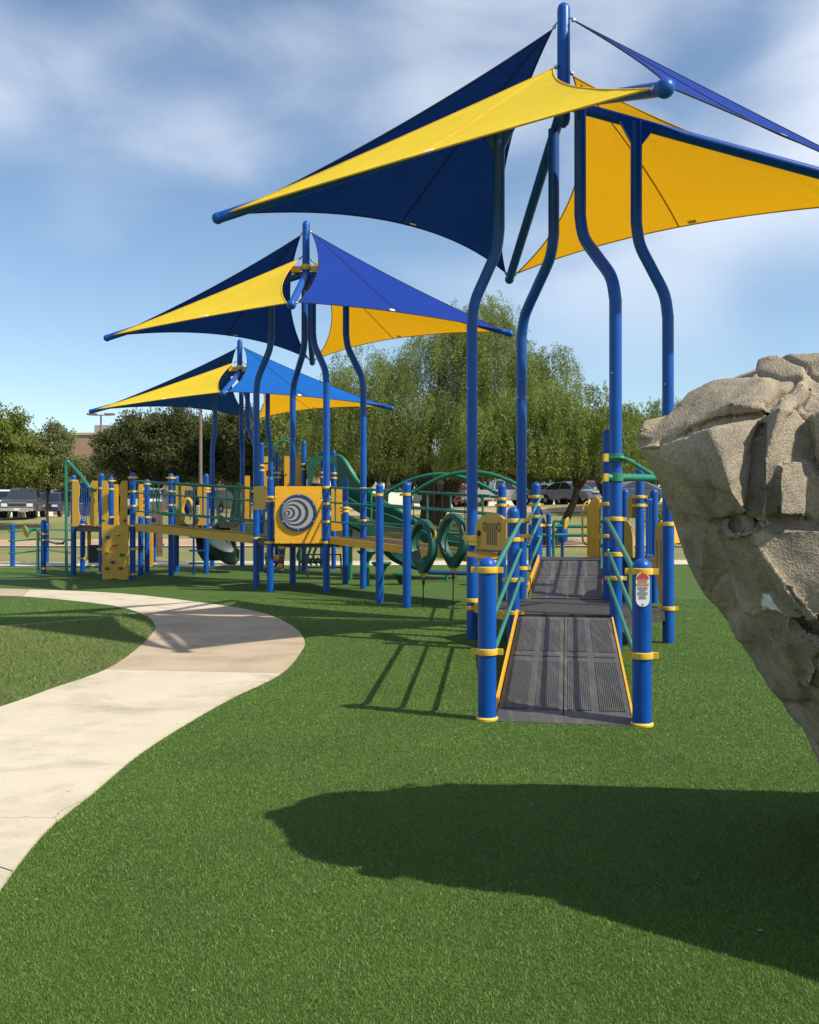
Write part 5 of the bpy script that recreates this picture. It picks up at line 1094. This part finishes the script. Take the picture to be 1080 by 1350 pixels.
# ------------------------------------------------------------------ vehicles
GLASS = mat('car_glass', (0.012, 0.016, 0.02), 0.08, var=.02, spec=0.8); TYRE = mat('tyre_rubber', (0.014, 0.014, 0.014), .8); RIM = mat('alloy_rim', (.42, .43, .45), .3, .9)
CHR = mat('chrome', (.6, .6, .62), .15, 1.0); LAMP = mat('headlamp_lens', (.75, .72, .6), .15); TAIL = mat('tail_lamp_lens', (.45, .015, .012), .2); PLATE = mat('number_plate', (.7, .7, .68), .4)
def paint(n, c): return mat('car_paint_' + n, c, .25, coat=.6, var=.03)
def car(label, px, d, rz, pm, kind='sedan', s=1.0, group='cars in the car park', cat='car'):
    x = X(px, d); t = thing('parked_' + cat.replace(' ', '_'), label, cat, (x, d, float(terr(x, d)) + .03), group, rz, world=False); t.scale = (s, s, s)
    if kind == 'pickup': L, Wd, H = 5.6, 2.0, 1.92; side = [(-2.8, .5), (-2.75, 1.12), (-.55, 1.15), (.95, 1.15), (1.2, 1.14), (2.55, 1.08), (2.78, .95), (2.8, .45), (2.3, .40), (-2.7, .42)]; cab = [(-.55, 1.13), (-.45, 1.85), (-.2, 1.92), (.45, 1.91), (.7, 1.82), (1.3, 1.13)]; wx = (1.75, -1.7); wr = .39
    elif kind == 'suv': L, Wd, H = 4.8, 1.95, 1.8; side = [(-2.4, .45), (-2.42, 1.05), (.9, 1.08), (2.2, .98), (2.38, .85), (2.4, .42), (-2.35, .38)]; cab = [(-2.38, 1.04), (-2.2, 1.68), (-1.9, 1.8), (.1, 1.78), (.4, 1.7), (1.2, 1.05)]; wx = (1.45, -1.45); wr = .36
    else: L, Wd, H = 4.7, 1.82, 1.45; side = [(-2.35, .42), (-2.36, .9), (-1.6, .98), (1.0, .94), (2.1, .80), (2.33, .66), (2.35, .38), (-2.3, .34)]; cab = [(-1.75, .95), (-.95, 1.38), (-.6, 1.45), (.2, 1.45), (.5, 1.38), (1.3, .92)]; wx = (1.42, -1.38); wr = .32
    # body shell, slightly tumbled in towards the sill and the shoulder
    bm = bmesh.new(); rings = []
    for yy, k in ((-Wd / 2, .94), (-Wd / 2 + .06, 1), (Wd / 2 - .06, 1), (Wd / 2, .94)):
        zc_ = .72; rings.append([bm.verts.new((a * (.985 + .015 * (k == 1)), yy, zc_ + (b - zc_) * k)) for a, b in side])
    n = len(side)
    for A_, B_ in zip(rings, rings[1:]):
        for i in range(n): bm.faces.new((A_[i], A_[(i + 1) % n], B_[(i + 1) % n], B_[i]))
    bm.faces.new(rings[0]); bm.faces.new(rings[-1][::-1]); bmesh.ops.recalc_face_normals(bm, faces=bm.faces)
    me = bpy.data.meshes.new('body'); bm.to_mesh(me); bm.free(); body = finish('body', me, pm, t, 35)
    def cabm(ins, k0, k1, m, name, off=0):
        bm = bmesh.new(); zb_, zt_ = cab[0][1], max(c[1] for c in cab); rr = []
        for sg in (-1, 1): rr.append([bm.verts.new((a, sg * ((Wd / 2 - .07 + off) - ins * (b - zb_) / (zt_ - zb_)), b)) for a, b in cab])
        n = len(cab)
        for i in range(n): bm.faces.new((rr[0][i], rr[0][(i + 1) % n], rr[1][(i + 1) % n], rr[1][i]))
        bm.faces.new(rr[0]); bm.faces.new(rr[1][::-1]); bmesh.ops.recalc_face_normals(bm, faces=bm.faces); me = bpy.data.meshes.new(name); bm.to_mesh(me); bm.free(); return finish(name, me, m, t, 30)
    cb = cabm(.2, 0, 1, pm, 'cabin')
    zb_, zt_ = cab[0][1], max(c[1] for c in cab)
    cxm = sum(c[0] for c in cab) / len(cab)
    def inset(k): return [(cxm + (a - cxm) * k, zb_ + .04 + (b - zb_) * (k - .03)) for a, b in cab]
    for sg in (-1, 1):
        I = inset(.86); mid = cxm + .05
        for lo, hi in ((-9, mid - .03), (mid + .03, 9)):
            pts = [(min(max(a, lo), hi), b) for a, b in I]
            P3 = [Vector((a, sg * (Wd / 2 - .07 - .2 * (b - zb_) / (zt_ - zb_) - .01), b)) for a, b in pts]
            MB().prism(P3, (0, sg * .018, 0)).build('side_window', GLASS, cb)
        MB().box((cab[-1][0] - .1, sg * (Wd / 2 + .07), zb_ + .08), (.06, .1, .07)).build('mirror', pm, t)
    for a, b, nm in ((cab[-1], cab[-2], 'windscreen'), (cab[0], cab[1], 'rear_window')):
        A_, B_ = Vector((a[0], 0, a[1])), Vector((b[0], 0, b[1])); dv = B_ - A_; nrm = Vector((dv.z, 0, -dv.x)).normalized() * (1 if nm == 'windscreen' else -1)
        if nrm.x * (1 if nm == 'windscreen' else -1) < 0: nrm = -nrm
        p0, p1_ = A_ + dv * .1 + nrm * .004, A_ + dv * .92 + nrm * .004; w0, w1 = Wd / 2 - .15, Wd / 2 - .30
        MB().prism([p0 - Vector((0, w0, 0)), p0 + Vector((0, w0, 0)), p1_ + Vector((0, w1, 0)), p1_ - Vector((0, w1, 0))], nrm * .008).build(nm, GLASS, cb)
    for xx in wx:
        for sg in (-1, 1):
            w = MB().lathe((xx, sg * (Wd / 2 - .10), wr), [(wr * .6, -.11), (wr * .95, -.11), (wr, -.07), (wr, .07), (wr * .95, .11), (wr * .6, .11)], 20, (0, 1, 0)).build('wheel', TYRE, t)
            MB().lathe((xx, sg * (Wd / 2 + .008), wr), [(wr * .62, -.01), (wr * .55, .0), (wr * .12, .012)], 16, (0, sg, 0)).build('rim', RIM, w)
            MB().lathe((xx, sg * (Wd / 2 - .005), wr + .02), [(wr * 1.15, 0), (wr * 1.13, .006)], 20, (0, sg, 0)).build('wheel_arch', BLK, t)
    fz = .78 if kind != 'sedan' else .62
    fx = L / 2
    for sg in (-1, 1):
        MB().box((fx - .06, sg * (Wd / 2 - .26), fz), (.06, .18, .10 if kind == 'pickup' else .07)).build('headlight', LAMP, t)
        MB().box((-fx + .01, sg * (Wd / 2 - .13), fz + .12), (.05, .09, .17 if kind != 'sedan' else .08)).build('tail_light', TAIL, t)
    gr = MB().box((fx - .03, 0, fz), (.05, Wd / 2 - .48, .11)).build('grille', DARK, t)
    MB().box((fx - .02, 0, fz + .125), (.05, Wd / 2 - .44, .016)).build('grille_trim', CHR, gr); MB().box((fx - .02, 0, fz - .125), (.05, Wd / 2 - .44, .016)).build('grille_trim', CHR, gr)
    MB().box((fx + .02, 0, .50), (.09, Wd / 2 - .02, .09)).build('bumper', CHR if kind == 'pickup' else pm, t); MB().box((-fx - .02, 0, .52), (.09, Wd / 2 - .03, .09)).build('bumper', CHR if kind == 'pickup' else pm, t)
    MB().box((fx + .115, 0, .50), (.01, .16, .08)).build('number_plate', PLATE, t)
    if kind == 'pickup':
        MB().box((-1.7, 0, 1.13), (1.0, Wd / 2 - .12, .03)).build('truck_bed', DARK, t)
    return t
PK = 'pickup truck'
car('dark grey pickup truck facing the playground beside the young tree', 33, 60, math.radians(-77), paint('charcoal', (.045, .045, .055)), 'pickup', 1.0, cat=PK)
car('white van parked behind the dark grey pickup', 6, 66, math.radians(-95), paint('white', (.7, .7, .7)), 'suv', 1.15, cat='van')
car('dark blue car parked beside the grey pickup under the young tree', 67, 66, math.radians(-80), paint('navy', (.02, .03, .07)), 'suv', 1.0)
car('white pickup with red tail lamp seen behind the gate panels', 203, 70, math.radians(75), paint('white', (.7, .7, .7)), 'pickup', 1.05, cat=PK)
car('black car parked behind the lower azure canopy', 290, 74, math.radians(70), paint('black', (.015, .015, .018)), 'suv')
car('silver grey pickup parked behind the ring climber', 657, 64, math.radians(8), paint('silver', (.33, .34, .36)), 'pickup', .95, cat=PK)
car('red car parked behind the willow trunk', 606, 68, math.radians(-20), paint('red', (.32, .02, .02)), 'suv', 1.0)
car('white car parked behind the willow trunk', 588, 74, math.radians(-30), paint('white', (.7, .7, .7)), 'suv', 1.0)
car('pale blue sedan parked behind the two leaning trunks', 724, 71, math.radians(-40), paint('ice', (.24, .32, .40)), 'sedan', 1.1)
car('silver sedan parked behind the leaning trunk fork', 752, 66, math.radians(-55), paint('silver', (.33, .34, .36)), 'sedan', 1.1)
car('white suv parked among the cars behind the leaning tree', 740, 74, math.radians(-60), paint('white', (.7, .7, .7)), 'suv', 1.0)
car('dark red suv parked at the end of the car row', 771, 72, math.radians(-70), paint('maroon', (.20, .015, .03)), 'suv', 1.05)
car('bright red sedan parked behind the pale blue sedan', 715, 76, math.radians(-50), paint('red', (.32, .02, .02)), 'sedan', 1.1)
car('dark blue sedan parked beyond the blue bar gate', 832, 66, math.radians(-170), paint('navy', (.02, .03, .07)), 'sedan', 1.05)

# ------------------------------------------------------------------ building, lights, kiosk
BRK = mat('tan_brick', (0.36, 0.235, 0.15), .9, var=.12, vscale=2.0, bump=.3, bscale=8); CAPM = mat('pale_coping', (.45, .38, .30), .8)
bd = thing('school_building', 'low tan brick building with flat roof beyond the oak trees', 'building', (X(200, 135), 135, 1.9))
def bwing(x0, x1, ytop, d, name):
    z = Zp(ytop, d); MB().prism([(X(x0, d), d, 1.5), (X(x1, d), d, 1.5), (X(x1, d), d, z), (X(x0, d), d, z)], (0, 14, 0)).build(name, BRK, bd, 30)
    MB().prism([(X(x0, d) - .2, d - .2, z), (X(x1, d) + .2, d - .2, z), (X(x1, d) + .2, d - .2, z + .35), (X(x0, d) - .2, d - .2, z + .35)], (0, 14.4, 0)).build('coping', CAPM, bd, 30)
    k = int((x1 - x0) / 14)
    for i in range(k):
        px = x0 + (i + .5) * (x1 - x0) / k; w = MB().box((X(px, d), d - .02, 4.2), (.8, .06, .9)).build('window', GLASS, bd); MB().box((X(px, d), d - .05, 3.25), (.9, .1, .07)).build('sill', CAPM, w)
bwing(70, 150, 573.5, 135, 'tall_wing'); bwing(150.5, 420, 614, 132, 'low_wing')
MB().box((X(143, 140), 140, Zp(569.5, 140)), (1.6, 1.6, .9)).build('rooftop_unit', mat('unit_grey', (.3, .3, .29), .7), bd)
POLE = mat('bronze_pole_paint', (.20, .155, .13), .5); LPG = mat('grey_pole_paint', (.30, .30, .31), .5)
def lamp(label, px, d, ytop, m, heads):
    x = X(px, d); z0 = float(terr(x, d)); z1 = Zp(ytop, d); t = thing('car_park_light', label, 'light pole', (x, d, z0))
    MB().tube([(x, d, z0 - .05), (x, d, (z0 + z1) / 2), (x, d, z1)], [.13, .11, .09], 10).build('pole', m, t); MB().lathe((x, d, z0), [(.3, -.05), (.3, .5), (.25, .55)], 14).build('footing', CONC, t)
    for sg in heads:
        a = MB().tube([(x, d, z1 - .08), (x + sg * .5, d, z1 - .02)], .05, 8).build('bracket', m, t); MB().prism([(x + sg * .4, d - .25, z1 - .10), (x + sg * 1.35, d - .25, z1 - .05), (x + sg * 1.35, d - .25, z1 + .12), (x + sg * .4, d - .25, z1 + .12)], (0, .5, 0)).build('lamp_head', m, t)
lamp('bronze car park light pole with two flat heads by the brick building', 133, 92, 546.5, POLE, (-1, 1))
lamp('tall plain brown pole between the oak trees', 264.5, 60, 535, POLE, (1,))
lamp('grey car park light pole with one flat head near the willow', 401, 85, 549.5, LPG, (-1, 1))
ks = thing('plank_screen', 'weathered brown plank screen standing behind the long bridge', 'screen', (X(206, 33), 33, 0))
WOOD = mat('weathered_wood', (.20, .135, .09), .85, var=.25, vscale=7)
for k in range(5):
    x = X(199.5 + k * 3.4, 33); MB().box((x, 33, .98 + .02 * (k % 2)), (.042, .02, .98)).build('plank', WOOD, ks)
for z in (.4, 1.6): MB().box((X(206.3, 33), 33.04, z), (.26, .02, .05)).build('crosspiece', WOOD, ks)
